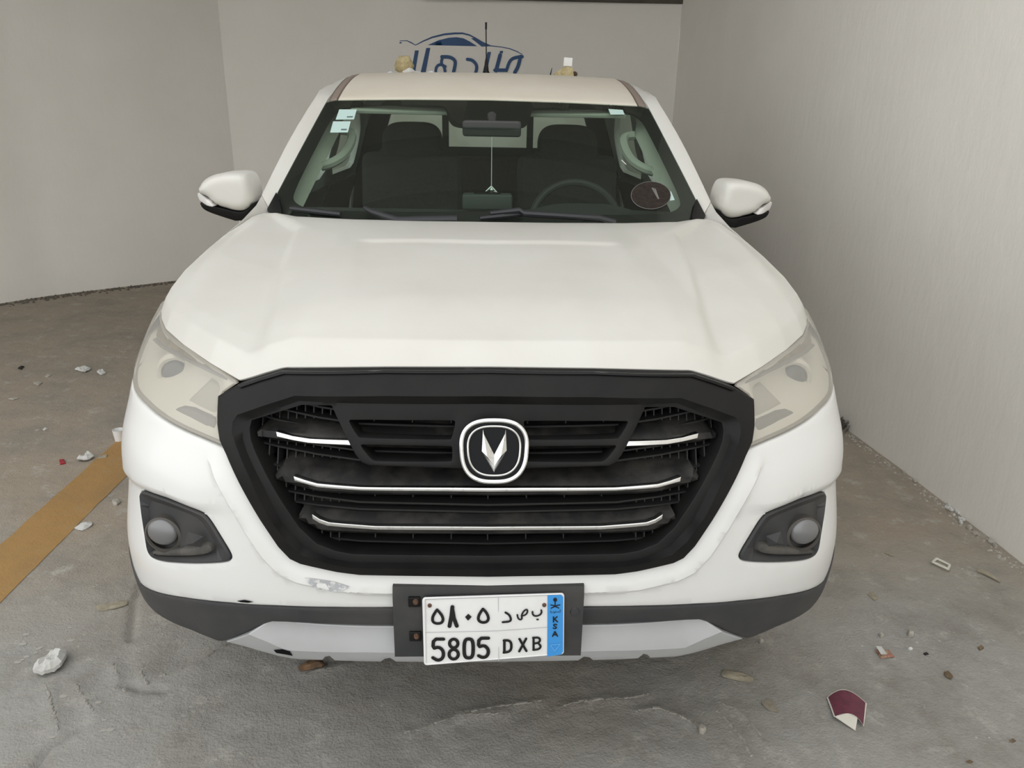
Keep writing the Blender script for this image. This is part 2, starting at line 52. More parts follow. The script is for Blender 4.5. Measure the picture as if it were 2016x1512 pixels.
PROF=pchip([.30,.40,.46,.50,.55,.60,.70,.80,.90,1.0,1.06,1.12,1.2],[.12,.05,.03,.022,.01,.002,0,.006,.025,.06,.09,.13,.2])
LEAN=pchip([.3,.85,.95,1.05,1.12,1.2],[0,0,.03,.12,.24,.40])
KD=pchip([.30,.45,.60,.80,1.2],[.70,.72,.80,1.0,1.0])
def setback(x,z): return PROF(z)+LEAN(z)*min(1.0,abs(x)/.87)**2
def nose(a,z,off=0.0):
    s=1 if a>=0 else -1; a=abs(a)
    x=_lin(_aa,_ax,a); d=_lin(_aa,_ad,a); k=W_OF_Z(z)/.945
    # normal in plan
    e=.004; x2=_lin(_aa,_ax,a+e); d2=_lin(_aa,_ad,a+e); x1=_lin(_aa,_ax,max(0,a-e)); d1=_lin(_aa,_ad,max(0,a-e))
    tx,td=x2-x1,d2-d1; l=math.hypot(tx,td) or 1; nx,ny=td/l,-tx/l
    return (s*(x*k+nx*off), Y0+setback(x,z)+d*KD(z)+ny*off, z)
# ---------------------------------------------------------------- helpers
def rgb(c): return (*c,1) if len(c)==3 else c
def mat(name,col,rough=.5,metal=0,spec=.5,coat=0,noise_scale=None,col2=None,bump=0,bump_scale=200,lo=.4,hi=.6,detail=4,trans=None):
    m=bpy.data.materials.new(name); m.use_nodes=True; nt=m.node_tree; b=nt.nodes['Principled BSDF']
    b.inputs['Base Color'].default_value=rgb(col); b.inputs['Roughness'].default_value=rough; b.inputs['Metallic'].default_value=metal
    b.inputs['Specular IOR Level'].default_value=spec; b.inputs['Coat Weight'].default_value=coat; b.inputs['Coat Roughness'].default_value=.08
    tc=nt.nodes.new('ShaderNodeTexCoord')
    if noise_scale:
        n=nt.nodes.new('ShaderNodeTexNoise'); n.inputs['Scale'].default_value=noise_scale; n.inputs['Detail'].default_value=detail; n.inputs['Roughness'].default_value=.62
        r=nt.nodes.new('ShaderNodeMapRange'); r.inputs[1].default_value=lo; r.inputs[2].default_value=hi
        x=nt.nodes.new('ShaderNodeMix'); x.data_type='RGBA'; x.inputs[6].default_value=rgb(col); x.inputs[7].default_value=rgb(col2)
        nt.links.new(tc.outputs['Object'],n.inputs['Vector']); nt.links.new(n.outputs['Fac'],r.inputs[0]); nt.links.new(r.outputs[0],x.inputs[0]); nt.links.new(x.outputs[2],b.inputs['Base Color'])
    if bump:
        n2=nt.nodes.new('ShaderNodeTexNoise'); n2.inputs['Scale'].default_value=bump_scale; n2.inputs['Detail'].default_value=5
        bp=nt.nodes.new('ShaderNodeBump'); bp.inputs['Strength'].default_value=bump; bp.inputs['Distance'].default_value=.01
        nt.links.new(tc.outputs['Object'],n2.inputs['Vector']); nt.links.new(n2.outputs['Fac'],bp.inputs['Height']); nt.links.new(bp.outputs[0],b.inputs['Normal'])
    return m
def glassmat(name,tint,ior=1.5,haze=None,hazecol=None,rough=.0,gain=1.0):
    m=bpy.data.materials.new(name); m.use_nodes=True; nt=m.node_tree; nt.nodes.clear()
    o=nt.nodes.new('ShaderNodeOutputMaterial'); t=nt.nodes.new('ShaderNodeBsdfTransparent'); t.inputs[0].default_value=rgb(tint)
    g=nt.nodes.new('ShaderNodeBsdfGlossy'); g.inputs['Roughness'].default_value=rough
    f=nt.nodes.new('ShaderNodeFresnel'); ge=nt.nodes.new('ShaderNodeNewGeometry'); mr=nt.nodes.new('ShaderNodeMapRange'); mr.inputs[3].default_value=ior; mr.inputs[4].default_value=1/ior; nt.links.new(ge.outputs['Backfacing'],mr.inputs[0]); nt.links.new(mr.outputs[0],f.inputs[0])
    mx=nt.nodes.new('ShaderNodeMixShader'); base=t
    if haze is not None:
        d=nt.nodes.new('ShaderNodeBsdfDiffuse'); d.inputs[0].default_value=rgb(hazecol)
        mh=nt.nodes.new('ShaderNodeMixShader'); mh.inputs[0].default_value=haze
        nt.links.new(t.outputs[0],mh.inputs[1]); nt.links.new(d.outputs[0],mh.inputs[2]); base=mh
    nt.links.new(f.outputs[0],mx.inputs[0]); nt.links.new(base.outputs[0],mx.inputs[1]); nt.links.new(g.outputs[0],mx.inputs[2]); nt.links.new(mx.outputs[0],o.inputs[0])
    return m
def obj(name,verts,faces,m,parent=None,sharp=35,smooth=True):
    me=bpy.data.meshes.new(name); me.from_pydata([tuple(v) for v in verts],[],faces); me.validate(); me.update()
    bm=bmesh.new(); bm.from_mesh(me); bmesh.ops.recalc_face_normals(bm,faces=bm.faces); bm.to_mesh(me); bm.free()
    if smooth:
        me.shade_smooth()
        if sharp: me.set_sharp_from_angle(angle=math.radians(sharp))
    o=bpy.data.objects.new(name,me); COL.objects.link(o); me.materials.append(m)
    if parent: o.parent=parent; o.matrix_parent_inverse=parent.matrix_world.inverted()
    return o
def empty(name,loc,parent=None):
    o=bpy.data.objects.new(name,None); COL.objects.link(o); o.location=loc; o.empty_display_size=.1
    o.matrix_world=Matrix.Translation(loc)
    if parent: o.parent=parent; o.matrix_parent_inverse=parent.matrix_world.inverted()
    return o
def tag(o,label=None,cat=None,group=None,kind=None):
    if label: o['label']=label
    if cat: o['category']=cat
    if group: o['group']=group
    if kind: o['kind']=kind
    return o
class MB:
    def __init__(s): s.v=[];s.f=[]
    def add(s,v,f): n=len(s.v); s.v+=[tuple(p) for p in v]; s.f+=[tuple(i+n for i in q) for q in f]; return s
    def box(s,c,d,R=None,bev=0):
        bm=bmesh.new(); bmesh.ops.create_cube(bm,size=1); bmesh.ops.scale(bm,vec=d,verts=bm.verts)
        if bev: bmesh.ops.bevel(bm,geom=bm.edges[:],offset=bev,segments=3,profile=.6,affect='EDGES')
        if R is not None: bmesh.ops.transform(bm,matrix=R.to_4x4(),verts=bm.verts)
        bm.verts.index_update(); s.add([v.co+Vector(c) for v in bm.verts],[[v.index for v in f.verts] for f in bm.faces]); bm.free(); return s
    def tube(s,pts,r,n=8,closed=False,flat=1.0,cap=True):
        pts=[Vector(p) for p in pts]; rings=[]; N=len(pts); up=None
        for i,p in enumerate(pts):
            a=pts[i-1] if (i>0 or closed) else p; b=pts[(i+1)%N] if (i<N-1 or closed) else p
            t=(b-a).normalized()
            if up is None: up=Vector((0,0,1)) if abs(t.z)<.9 else Vector((0,1,0))
            e=t.cross(up)
            if e.length<1e-4: e=t.orthogonal()
            e.normalize(); u=e.cross(t).normalized(); up=u
            rr=r[i] if isinstance(r,(list,tuple)) else r
            rings.append([p+e*math.cos(k*2*math.pi/n)*rr+u*math.sin(k*2*math.pi/n)*rr*flat for k in range(n)])
        v=[q for g in rings for q in g]; f=[]
        for i in range(N if closed else N-1):
            j=(i+1)%N
            for k in range(n): f.append((i*n+k,i*n+(k+1)%n,j*n+(k+1)%n,j*n+k))
        if not closed and cap: f.append(tuple(range(n))); f.append(tuple((N-1)*n+k for k in range(n)))
        return s.add(v,f)
    def loft(s,secs,closed=False,cap=False):
        n=len(secs[0]); v=[p for q in secs for p in q]; f=[]
        for i in range(len(secs)-1):
            for k in range(n if closed else n-1): f.append((i*n+k,i*n+(k+1)%n,(i+1)*n+(k+1)%n,(i+1)*n+k))
        if cap: f.append(tuple(range(n))); f.append(tuple((len(secs)-1)*n+k for k in range(n)))
        return s.add(v,f)
    def lathe(s,prof,axis,c,n=32):
        # prof: (radius, offset along axis); axis 'X' or 'Y' or 'Z'
        v=[];f=[]
        for r,h in prof:
            for k in range(n):
                a=2*math.pi*k/n; p={'X':(h,r*math.cos(a),r*math.sin(a)),'Y':(r*math.cos(a),h,r*math.sin(a)),'Z':(r*math.cos(a),r*math.sin(a),h)}[axis]
                v.append((c[0]+p[0],c[1]+p[1],c[2]+p[2]))
        for i in range(len(prof)-1):
            for k in range(n): f.append((i*n+k,i*n+(k+1)%n,(i+1)*n+(k+1)%n,(i+1)*n+k))
        return s.add(v,f)
    def build(s,name,m,parent=None,sharp=35,smooth=True): return obj(name,s.v,s.f,m,parent,sharp,smooth)
def area(p): return .5*sum(p[i][0]*p[(i+1)%len(p)][1]-p[(i+1)%len(p)][0]*p[i][1] for i in range(len(p)))
def inside(x,y,p):
    c=False; j=len(p)-1
    for i in range(len(p)):
        xi,yi=p[i]; xj,yj=p[j]
        if (yi>y)!=(yj>y) and x<(xj-xi)*(y-yi)/(yj-yi)+xi: c=not c
        j=i
    return c
def dedge(x,y,p):
    b=1e9
    for i in range(len(p)):
        ax,ay=p[i]; bx,by=p[(i+1)%len(p)]; dx,dy=bx-ax,by-ay; L=dx*dx+dy*dy
        t=0 if L==0 else max(0,min(1,((x-ax)*dx+(y-ay)*dy)/L)); d=(x-ax-t*dx)**2+(y-ay-t*dy)**2
        if d<b: b=d
    return math.sqrt(b)
def resamp(p,step,closed=True):
    o=[]; n=len(p)
    for i in range(n if closed else n-1):
        a=p[i]; b=p[(i+1)%n]; k=max(1,int(math.ceil(math.hypot(b[0]-a[0],b[1]-a[1])/step)))
        for j in range(k): o.append((a[0]+(b[0]-a[0])*j/k,a[1]+(b[1]-a[1])*j/k))
    if not closed: o.append(p[-1])
    return o
def chaikin(p,n=1,closed=True,r=.25):
    for _ in range(n):
        o=[] if closed else [p[0]]
        N=len(p)
        for i in range(N if closed else N-1):
            a,b=p[i],p[(i+1)%N]
            o.append(tuple(a[k]*(1-r)+b[k]*r for k in range(len(a)))); o.append(tuple(a[k]*r+b[k]*(1-r) for k in range(len(a))))
        if not closed: o.append(p[-1])
        p=o
    return p
def inset(p,d):
    n=len(p); s=1 if area(p)>0 else -1; o=[]
    for i in range(n):
        a,b,c=p[i-1],p[i],p[(i+1)%n]
        e1=(b[0]-a[0],b[1]-a[1]); e2=(c[0]-b[0],c[1]-b[1]); l1=math.hypot(*e1) or 1; l2=math.hypot(*e2) or 1
        n1=(-e1[1]/l1*s,e1[0]/l1*s); n2=(-e2[1]/l2*s,e2[0]/l2*s); k=(n1[0]+n2[0],n1[1]+n2[1]); q=1+n1[0]*n2[0]+n1[1]*n2[1]; q=max(q,.35)
        o.append((b[0]+k[0]/q*d,b[1]+k[1]/q*d))
    return o
def patch(name,outl,mapf,m,parent=None,holes=(),loops=(),step=.03,thick=.02,off=0.0,bevel=.004,hoff=None,offf=None,grid=True,sharp=35,back=False,hbevel=None,lines=()):
    """A panel: 2-D outline (with holes and inner feature loops) laid on the surface mapf(a,b,offset), with rolled edges and turned-in sides."""
    outl=resamp(outl,step)
    if area(outl)<0: outl=outl[::-1]
    P=[];O=[];E=[];bound=[]
    def loop(p,o,isb=False):
        i0=len(P)
        for q in p: P.append(Vector(q)); O.append(o(q) if callable(o) else o)
        E.extend((i0+i,i0+(i+1)%len(p)) for i in range(len(p)))
        if isb: bound.append((i0,len(p)))
    base=offf if offf else (lambda q:off)
    loop(outl,(lambda q:base(q)-bevel),True)
    if bevel: loop(inset(outl,bevel*.35),(lambda q:base(q)-bevel*.3)); loop(inset(outl,bevel),base)
    hs=[]
    for h in holes:
        h=resamp(h,step)
        if area(h)<0: h=h[::-1]
        hs.append(h); hb=bevel if hbevel is None else hbevel; ho=(lambda q:hoff) if hoff is not None else base
        loop(h,(lambda q:ho(q)-hb),True)
        if hb: loop(inset(h,-hb*.35),(lambda q:ho(q)-hb*.3)); loop(inset(h,-hb),ho)
    for lp,o in loops: loop(resamp(lp,step),o)
    for ln,o in lines:
        p=resamp(ln,step,False); i0=len(P)
        for q in p: P.append(Vector(q)); O.append(o(q) if callable(o) else (base(q) if o is None else o))
        E.extend((i0+i,i0+i+1) for i in range(len(p)-1))
    if grid:
        x0=min(q[0] for q in outl); x1=max(q[0] for q in outl); y0=min(q[1] for q in outl); y1=max(q[1] for q in outl)
        ny=int((y1-y0)/step)+1; nx=int((x1-x0)/step)+1
        allb=[outl]+hs
        for j in range(ny+1):
            for i in range(nx+1):
                x=x0+(i+.5*(j%2))*step; y=y0+j*step
                if not inside(x,y,outl) or any(inside(x,y,h) for h in hs): continue
                if min(dedge(x,y,b) for b in allb)<max(bevel*1.6,step*.45): continue
                P.append(Vector((x,y))); O.append(base((x,y)))
    r=delaunay_2d_cdt(P,E,[],0,1e-6)
    V,F,ov=r[0],r[2],r[3]
    off_=[ (O[s[0]] if s else base((V[i][0],V[i][1]))) for i,s in enumerate(ov)]
    F2=[]
    for f in F:
        c=sum((V[i] for i in f),Vector((0,0)))/len(f)
        if inside(c.x,c.y,outl) and not any(inside(c.x,c.y,h) for h in hs): F2.append(tuple(f))
    vv=[mapf(v.x,v.y,o) for v,o in zip(V,off_)]
    inv={}
    for i,s in enumerate(ov):
        for k in s: inv[k]=i
    nf=list(F2)
    if thick:
        for i0,n in bound:
            ids=[inv.get(i0+k) for k in range(n)]; ids=[i for i in ids if i is not None]
            b0=len(vv)
            for i in ids: vv.append(mapf(V[i].x,V[i].y,off_[i]-thick))
            k=len(ids)
            for q in range(k): nf.append((ids[q],ids[(q+1)%k],b0+(q+1)%k,b0+q))
            if back and not holes: nf.append(tuple(range(b0,b0+k)))
    return obj(name,vv,nf,m,parent,sharp)
def sym(h):
    """left half outline (x>=0 list from centre to centre) -> full closed outline"""
    return [(x,z) for x,z in h]+[(-x,z) for x,z in h[::-1] if x>1e-6]
def flip(h): return [(-x,z) for x,z in h]
def mirror_y(p): return [(-q[0],*q[1:]) for q in p]
def strokes(mb,pls,w,mapf,h=.0006):
    """lettering: each polyline becomes a flat ribbon of width w with round joints"""
    for pl in pls:
        p3=[mapf(*q) for q in pl]
        for i,(p,nrm) in enumerate(p3):
            t=(nrm.orthogonal()).normalized(); b=nrm.cross(t)
            v=[p+nrm*h]+[p+nrm*h+(t*math.cos(k*math.pi/6)+b*math.sin(k*math.pi/6))*w/2 for k in range(12)]
            mb.add(v,[(0,k+1,(k+1)%12+1) for k in range(12)])
            if i<len(p3)-1:
                q,n2=p3[i+1]; d=q-p
                if d.length<1e-7: continue
                s=d.cross(nrm).normalized()*w/2
                mb.add([p+s+nrm*h,q+s+n2*h,q-s+n2*h,p-s+nrm*h],[(0,1,2,3)])
def sstep(a,b,x):
    t=max(0,min(1,(x-a)/(b-a))); return t*t*(3-2*t)
def polyd(x,y,pl):
    b=1e9
    for i in range(len(pl)-1):
        ax,ay=pl[i]; bx,by=pl[i+1]; dx,dy=bx-ax,by-ay; L=dx*dx+dy*dy or 1e-9
        t=max(0,min(1,((x-ax)*dx+(y-ay)*dy)/L)); b=min(b,(x-ax-t*dx)**2+(y-ay-t*dy)**2)
    return math.sqrt(b)
def at(curve,t):
    L=[0]
    for i in range(1,len(curve)): L.append(L[-1]+math.dist(curve[i-1],curve[i]))
    s=t*L[-1]; i=min(max(bisect.bisect_right(L,s)-1,0),len(curve)-2); k=(s-L[i])/((L[i+1]-L[i]) or 1)
    return Vector(curve[i]).lerp(Vector(curve[i+1]),k)
CEIL_Y0=3.5
# ---------------------------------------------------------------- materials
PAINT=mat('white_paint',(.775,.775,.765),.28,spec=.5,coat=.3,noise_scale=2.2,col2=(.755,.75,.73),lo=.35,hi=.75)
HOODP=mat('dusty_bonnet_paint',(.66,.65,.61),.36,spec=.45,coat=.2,noise_scale=2.6,col2=(.615,.595,.545),lo=.35,hi=.75,detail=8)
ROOFP=mat('dusty_white_paint',(.68,.635,.555),.5,spec=.4,noise_scale=3,col2=(.62,.555,.46),lo=.3,hi=.8)
BLACK=mat('satin_black_plastic',(.006,.006,.0065),.45,spec=.22,noise_scale=9,col2=(.012,.0115,.011),lo=.3,hi=.7)
GLOSSB=mat('piano_black',(.003,.003,.0035),.15,spec=.3)
DUSTYB=mat('dusty_black_plastic',(.010,.010,.010),.5,spec=.3,noise_scale=14,col2=(.040,.037,.033),lo=.42,hi=.72)
GREYP=mat('grey_cladding_plastic',(.040,.041,.045),.5,spec=.3,noise_scale=4,col2=(.075,.072,.068),lo=.35,hi=.75)
LEDGEM=mat('dusty_ledge',(.06,.057,.052),.65,noise_scale=25,col2=(.095,.088,.078))
CHROME=mat('chrome',(.80,.80,.79),.22,metal=1,noise_scale=60,col2=(.55,.54,.52),lo=.55,hi=.75)
SILVER=mat('silver_paint',(.52,.53,.545),.38,metal=.25,noise_scale=5,col2=(.47,.475,.48),lo=.3,hi=.7)
DARK=mat('dark_void',(.006,.006,.007),.8,spec=.1)
RUBBER=mat('tyre_rubber',(.02,.02,.021),.8,spec=.2,noise_scale=30,col2=(.05,.047,.042))
ALLOY=mat('alloy',(.5,.5,.5),.35,metal=.8)
GLASS=glassmat('windscreen_glass',(.66,.76,.69),1.5,haze=.024,hazecol=(.58,.62,.54))
SGLASS=glassmat('side_glass',(.80,.86,.81),1.5)
WIPER=mat('wiper_black',(.020,.021,.024),.45,spec=.5)
LATT=mat('lattice_black',(.020,.020,.020),.5,spec=.35)
RIDGEM=mat('cement_ridge',(.36,.345,.315),.9,noise_scale=30,col2=(.27,.255,.225))
LENS=glassmat('hazed_lens',(.92,.90,.84),1.45,haze=.26,hazecol=(.78,.765,.72),rough=.18)
REFL=mat('reflector_beige',(.36,.34,.30),.3)
RIMG=mat('lamp_rim_grey',(.30,.275,.24),.6)
LAMP_HOUSE=mat('lamp_housing',(.60,.58,.535),.4,spec=.5)
LAMP_GREY=mat('lamp_grey',(.15,.14,.13),.3,spec=.5)
PROJ=mat('projector_glass',(.05,.055,.06),.12,spec=.6)
AMBER=mat('turn_signal_amber',(.20,.145,.07),.35,noise_scale=45,col2=(.11,.075,.035))
FOGM=mat('fog_lamp_glass',(.22,.22,.225),.36,metal=.45)
TRIM=mat('beige_cabin_trim',(.48,.48,.43),.7)
CABIN=mat('dark_cabin_plastic',(.045,.047,.045),.6)
FABRIC=mat('dark_seat_fabric',(.050,.050,.047),.85,spec=.2,noise_scale=80,col2=(.065,.063,.058))
MIRG=mat('mirror_silver',(.8,.8,.8),.03,metal=1)
PLATE=mat('plate_white',(.80,.80,.80),.4,noise_scale=12,col2=(.74,.73,.73),lo=.5,hi=.8)
PBLACK=mat('plate_black',(.008,.008,.009),.3)
PBLUE=mat('plate_blue',(.05,.30,.72),.35)
PBLUE2=mat('plate_blue_light',(.11,.40,.80),.35)
PGREY=mat('plate_groove',(.52,.52,.53),.5)
RUST=mat('rusty_bolt',(.16,.075,.04),.8,noise_scale=150,col2=(.06,.035,.025))
SILVERSIG=mat('signal_lens',(.72,.70,.68),.2,spec=.7)
STICK=mat('sticker_mint',(.50,.66,.62),.5)
STICKD=mat('sticker_print',(.10,.14,.14),.6)
DISCM=mat('brown_disc',(.022,.016,.013),.7,spec=.2,noise_scale=60,col2=(.035,.026,.021))
WHITE=mat('plain_white',(.78,.78,.76),.6)
SIGNB=mat('sign_blue',(.008,.056,.165),.5,noise_scale=6,col2=(.010,.066,.19))
# ---------------------------------------------------------------- setting
def wallmat(name,c1,c2):
    m=mat(name,c1,.85,spec=.2,noise_scale=1.1,col2=c2,lo=.35,hi=.7,detail=6)
    nt=m.node_tree; b=nt.nodes['Principled BSDF']; tc=nt.nodes.new('ShaderNodeTexCoord')
    mp=nt.nodes.new('ShaderNodeMapping'); mp.inputs['Scale'].default_value=(6,6,2.2)
    n=nt.nodes.new('ShaderNodeTexNoise'); n.inputs['Scale'].default_value=1.6; n.inputs['Detail'].default_value=8; n.inputs['Roughness'].default_value=.66
    bp=nt.nodes.new('ShaderNodeBump'); bp.inputs['Strength'].default_value=.22; bp.inputs['Distance'].default_value=.02
    nt.links.new(tc.outputs['Object'],mp.inputs[0]); nt.links.new(mp.outputs[0],n.inputs['Vector']); nt.links.new(n.outputs['Fac'],bp.inputs['Height']); nt.links.new(bp.outputs[0],b.inputs['Normal'])
    return m
WALL=wallmat('plaster',(.87,.84,.785),(.82,.79,.73))
CEIL=mat('ceiling_concrete',(.30,.28,.25),.9,noise_scale=2,col2=(.24,.22,.19))
BEAMM=mat('beam_brown',(.10,.085,.07),.8,noise_scale=3,col2=(.07,.06,.05))
CZ=4.0
def wall(name,pts,h=CZ+.15,th=.2,side=1,rough=.004):
    """upright plaster wall following a plan line, slightly uneven at the foot"""
    mb=MB(); path=resamp(pts,.12,False); n=len(path); zs=[-.02]+[i*.14 for i in range(1,int(h/.14)+1)]+[h]
    v=[];f=[]
    for i,(x,y) in enumerate(path):
        a=path[max(0,i-1)]; b=path[min(n-1,i+1)]; l=math.hypot(b[0]-a[0],b[1]-a[1]); nx,ny=(b[1]-a[1])/l*side,-(b[0]-a[0])/l*side
        for z in zs:
            d=rough*noise.noise(Vector((x*1.3,y*1.3,z*1.1)))+rough*.4*noise.noise(Vector((x*5,y*5,z*4)))
            v.append((x+nx*d,y+ny*d,z))
    k=len(zs)
    for i in range(n-1):
        for j in range(k-1): f.append((i*k+j,(i+1)*k+j,(i+1)*k+j+1,i*k+j+1))
    b0=len(v)
    for i,(x,y) in enumerate(path):
        a=path[max(0,i-1)]; b=path[min(n-1,i+1)]; l=math.hypot(b[0]-a[0],b[1]-a[1]); nx,ny=(b[1]-a[1])/l*side,-(b[0]-a[0])/l*side
        v+=[(x-nx*th,y-ny*th,-.02),(x-nx*th,y-ny*th,h)]
    for i in range(n-1):
        f.append((b0+2*i,b0+2*i+1,b0+2*i+3,b0+2*i+2)); f.append((i*k+k-1,(i+1)*k+k-1,b0+2*i+3,b0+2*i+1))
    for i in (0,n-1): f.append((i*k,i*k+k-1,b0+2*i+1,b0+2*i))
    return tag(obj(name,v,f,WALL,sharp=50),kind='structure')
CORN_R=(1.826,7.90); CORN_L=(-2.555,8.08)
wall('wall_right',[CORN_R,(1.90,6.2),(1.96,4.6),(2.0,3.79),(2.045,3.2),(2.083,2.49),(2.12,1.6),(2.15,.6),(2.16,-.4),(2.16,-2.5)],side=1)
wall('wall_rear',[CORN_L,CORN_R],side=1)
wall('wall_left',[(-6.3,1.8),(-6.0,3.2),(-5.55,4.4),(-4.95,5.55),(-4.53,6.2),(-4.196,6.58),(-3.94,6.90),(-3.617,7.18),(-3.08,7.635),CORN_L],side=1)
mb=MB(); mb.box((-1.8,(CEIL_Y0+8.4)/2,CZ+.1),(8.6,8.4-CEIL_Y0,.2)); tag(mb.build('ceiling',CEIL,smooth=False),kind='structure')
for i,y in enumerate((3.58,4.1,4.7,5.4,6.2,7.0)):
    mb=MB(); mb.box((-1.7,y,CZ-.05),(8.0,.16,.12),bev=.01); tag(mb.build('trim_%d'%(i+1),BEAMM),kind='structure')
mb=MB(); mb.box((.62,7.90,2.668),(2.5,.06,.07),bev=.006); tag(mb.build('trim_7',BEAMM),kind='structure')
# floor: one sheet of rough screed, finer mesh in front of the truck
RID=T['RIDGE']; TRN=T['TRENCH']
RB=[(min(p[0] for p in r)-.05,max(p[0] for p in r)+.05,min(p[1] for p in r)-.05,max(p[1] for p in r)+.05) for r in RID+TRN]
def floor_z(x,y):
    z=.006*noise.noise(Vector((x*.9,y*.9,3)))+.003*noise.noise(Vector((x*4,y*4,7)))
    if y<3.4:
        z+=.0016*noise.noise(Vector((x*17,y*17,1)))+.0028*max(0,noise.noise(Vector((x*7,y*3+x*4,5))))
        for i,r in enumerate(RID+TRN):
            b=RB[i]
            if b[0]<x<b[1] and b[2]<y<b[3]:
                d=polyd(x,y,r)
                if i<len(RID): z+=.006*max(0,1-d/.03)
                else: z-=.016*max(0,1-d/.015)
    return z
def spaced(segs):
    o=[]
    for a,b,st in segs:
        n=max(1,int(round((b-a)/st))); o+=[a+(b-a)*i/n for i in range(n)]
    return o+[segs[-1][1]]
fx=spaced([(-14,-6,1.0),(-6,-2.3,.12),(-2.3,2.2,.0125),(2.2,2.5,.1)]); fy=spaced([(-14,-1,1.0),(-1,.9,.1),(.9,2.6,.0125),(2.6,8.3,.08)])
v=[(x,y,floor_z(x,y)) for y in fy for x in fx]; n=len(fx)
f=[(j*n+i,j*n+i+1,(j+1)*n+i+1,(j+1)*n+i) for j in range(len(fy)-1) for i in range(n-1)]
def floormat(name,cols,bump=.5):
    m=bpy.data.materials.new(name); m.use_nodes=True; nt=m.node_tree; b=nt.nodes['Principled BSDF']; L=nt.links
    b.inputs['Roughness'].default_value=.8; b.inputs['Specular IOR Level'].default_value=.25
    tc=nt.nodes.new('ShaderNodeTexCoord')
    def nz(s,d,lo,hi,rough=.6,vec=None):
        q=nt.nodes.new('ShaderNodeTexNoise'); q.inputs['Scale'].default_value=s; q.inputs['Detail'].default_value=d; q.inputs['Roughness'].default_value=rough
        L.new(vec or tc.outputs['Object'],q.inputs['Vector']); r=nt.nodes.new('ShaderNodeMapRange'); r.inputs[1].default_value=lo; r.inputs[2].default_value=hi; L.new(q.outputs['Fac'],r.inputs[0]); return q,r
    def mix(fac,a,c):
        x=nt.nodes.new('ShaderNodeMix'); x.data_type='RGBA'
        L.new(fac,x.inputs[0])
        if isinstance(a,tuple): x.inputs[6].default_value=rgb(a)
        else: L.new(a,x.inputs[6])
        x.inputs[7].default_value=rgb(c); return x.outputs[2]
    q0,r1=nz(.8,6,0,1)
    sp=nt.nodes.new('ShaderNodeSeparateXYZ'); L.new(tc.outputs['Object'],sp.inputs[0]); gr=nt.nodes.new('ShaderNodeMapRange'); gr.inputs[1].default_value=1.3; gr.inputs[2].default_value=3.4; gr.inputs[3].default_value=-.22; gr.inputs[4].default_value=.30; L.new(sp.outputs[1],gr.inputs[0])
    a0=nt.nodes.new('ShaderNodeMath'); L.new(q0.outputs['Fac'],a0.inputs[0]); L.new(gr.outputs[0],a0.inputs[1])
    r1=nt.nodes.new('ShaderNodeMapRange'); r1.inputs[1].default_value=.35; r1.inputs[2].default_value=.70; L.new(a0.outputs[0],r1.inputs[0]); c=mix(r1.outputs[0],cols[0],cols[1])
    _,r2=nz(2.6,9,.47,.72,.72); c=mix(r2.outputs[0],c,cols[2])
    _,r3=nz(8,9,.55,.72,.78); c=mix(r3.outputs[0],c,cols[3])
    _,r4=nz(38,6,.66,.74,.6); c=mix(r4.outputs[0],c,cols[4])
    L.new(c,b.inputs['Base Color'])
    q,_=nz(130,6,0,1,.6); q2,_=nz(5,7,0,1,.62)
    ad=nt.nodes.new('ShaderNodeMath'); ad.operation='MULTIPLY_ADD'; ad.inputs[1].default_value=5; L.new(q2.outputs['Fac'],ad.inputs[0]); L.new(q.outputs['Fac'],ad.inputs[2])
    bp=nt.nodes.new('ShaderNodeBump'); bp.inputs['Strength'].default_value=bump; bp.inputs['Distance'].default_value=.012; L.new(ad.outputs[0],bp.inputs['Height']); L.new(bp.outputs[0],b.inputs['Normal'])
    return m
FLOOR=floormat('concrete_screed',((.355,.345,.32),(.345,.295,.235),(.24,.222,.195),(.48,.46,.42),(.52,.505,.47)))
floor=tag(obj('floor',v,f,FLOOR,sharp=0),kind='structure')
for r in RID:
    p=chaikin(r,2,False); p=resamp(p,.02,False); mb=MB()
    for i in range(len(p)-1):
        if random.random()<.12: continue
        q=[(x+random.gauss(0,.002),y+random.gauss(0,.002)) for x,y in (p[i],p[i+1])]
        mb.tube([(x,y,floor_z(x,y)-.001) for x,y in q],[.0015+.0045*random.random() for _ in q],6,flat=.8)
    mb.build('cement_ridge',RIDGEM,floor,sharp=50)['kind']='stuff'
LINE=floormat('worn_yellow_paint',((.40,.245,.095),(.37,.22,.085),(.30,.19,.085),(.34,.25,.14),(.34,.29,.21)),.3)
ys=spaced([(.9,3.4,.02),(3.4,7.0,.08)]); v=[];f=[]
for y in ys:
    e=.006*noise.noise(Vector((y*9,0,0))); e2=.006*noise.noise(Vector((y*9,5,0)))
    for k in range(9):
        x=-1.885+e+(.222-e+e2)*k/8; v.append((x,y,floor_z(x,y)+.0022))
f=[(j*9+i,j*9+i+1,(j+1)*9+i+1,(j+1)*9+i) for j in range(len(ys)-1) for i in range(8)]
obj('parking_line',v,f,LINE,floor,sharp=0)
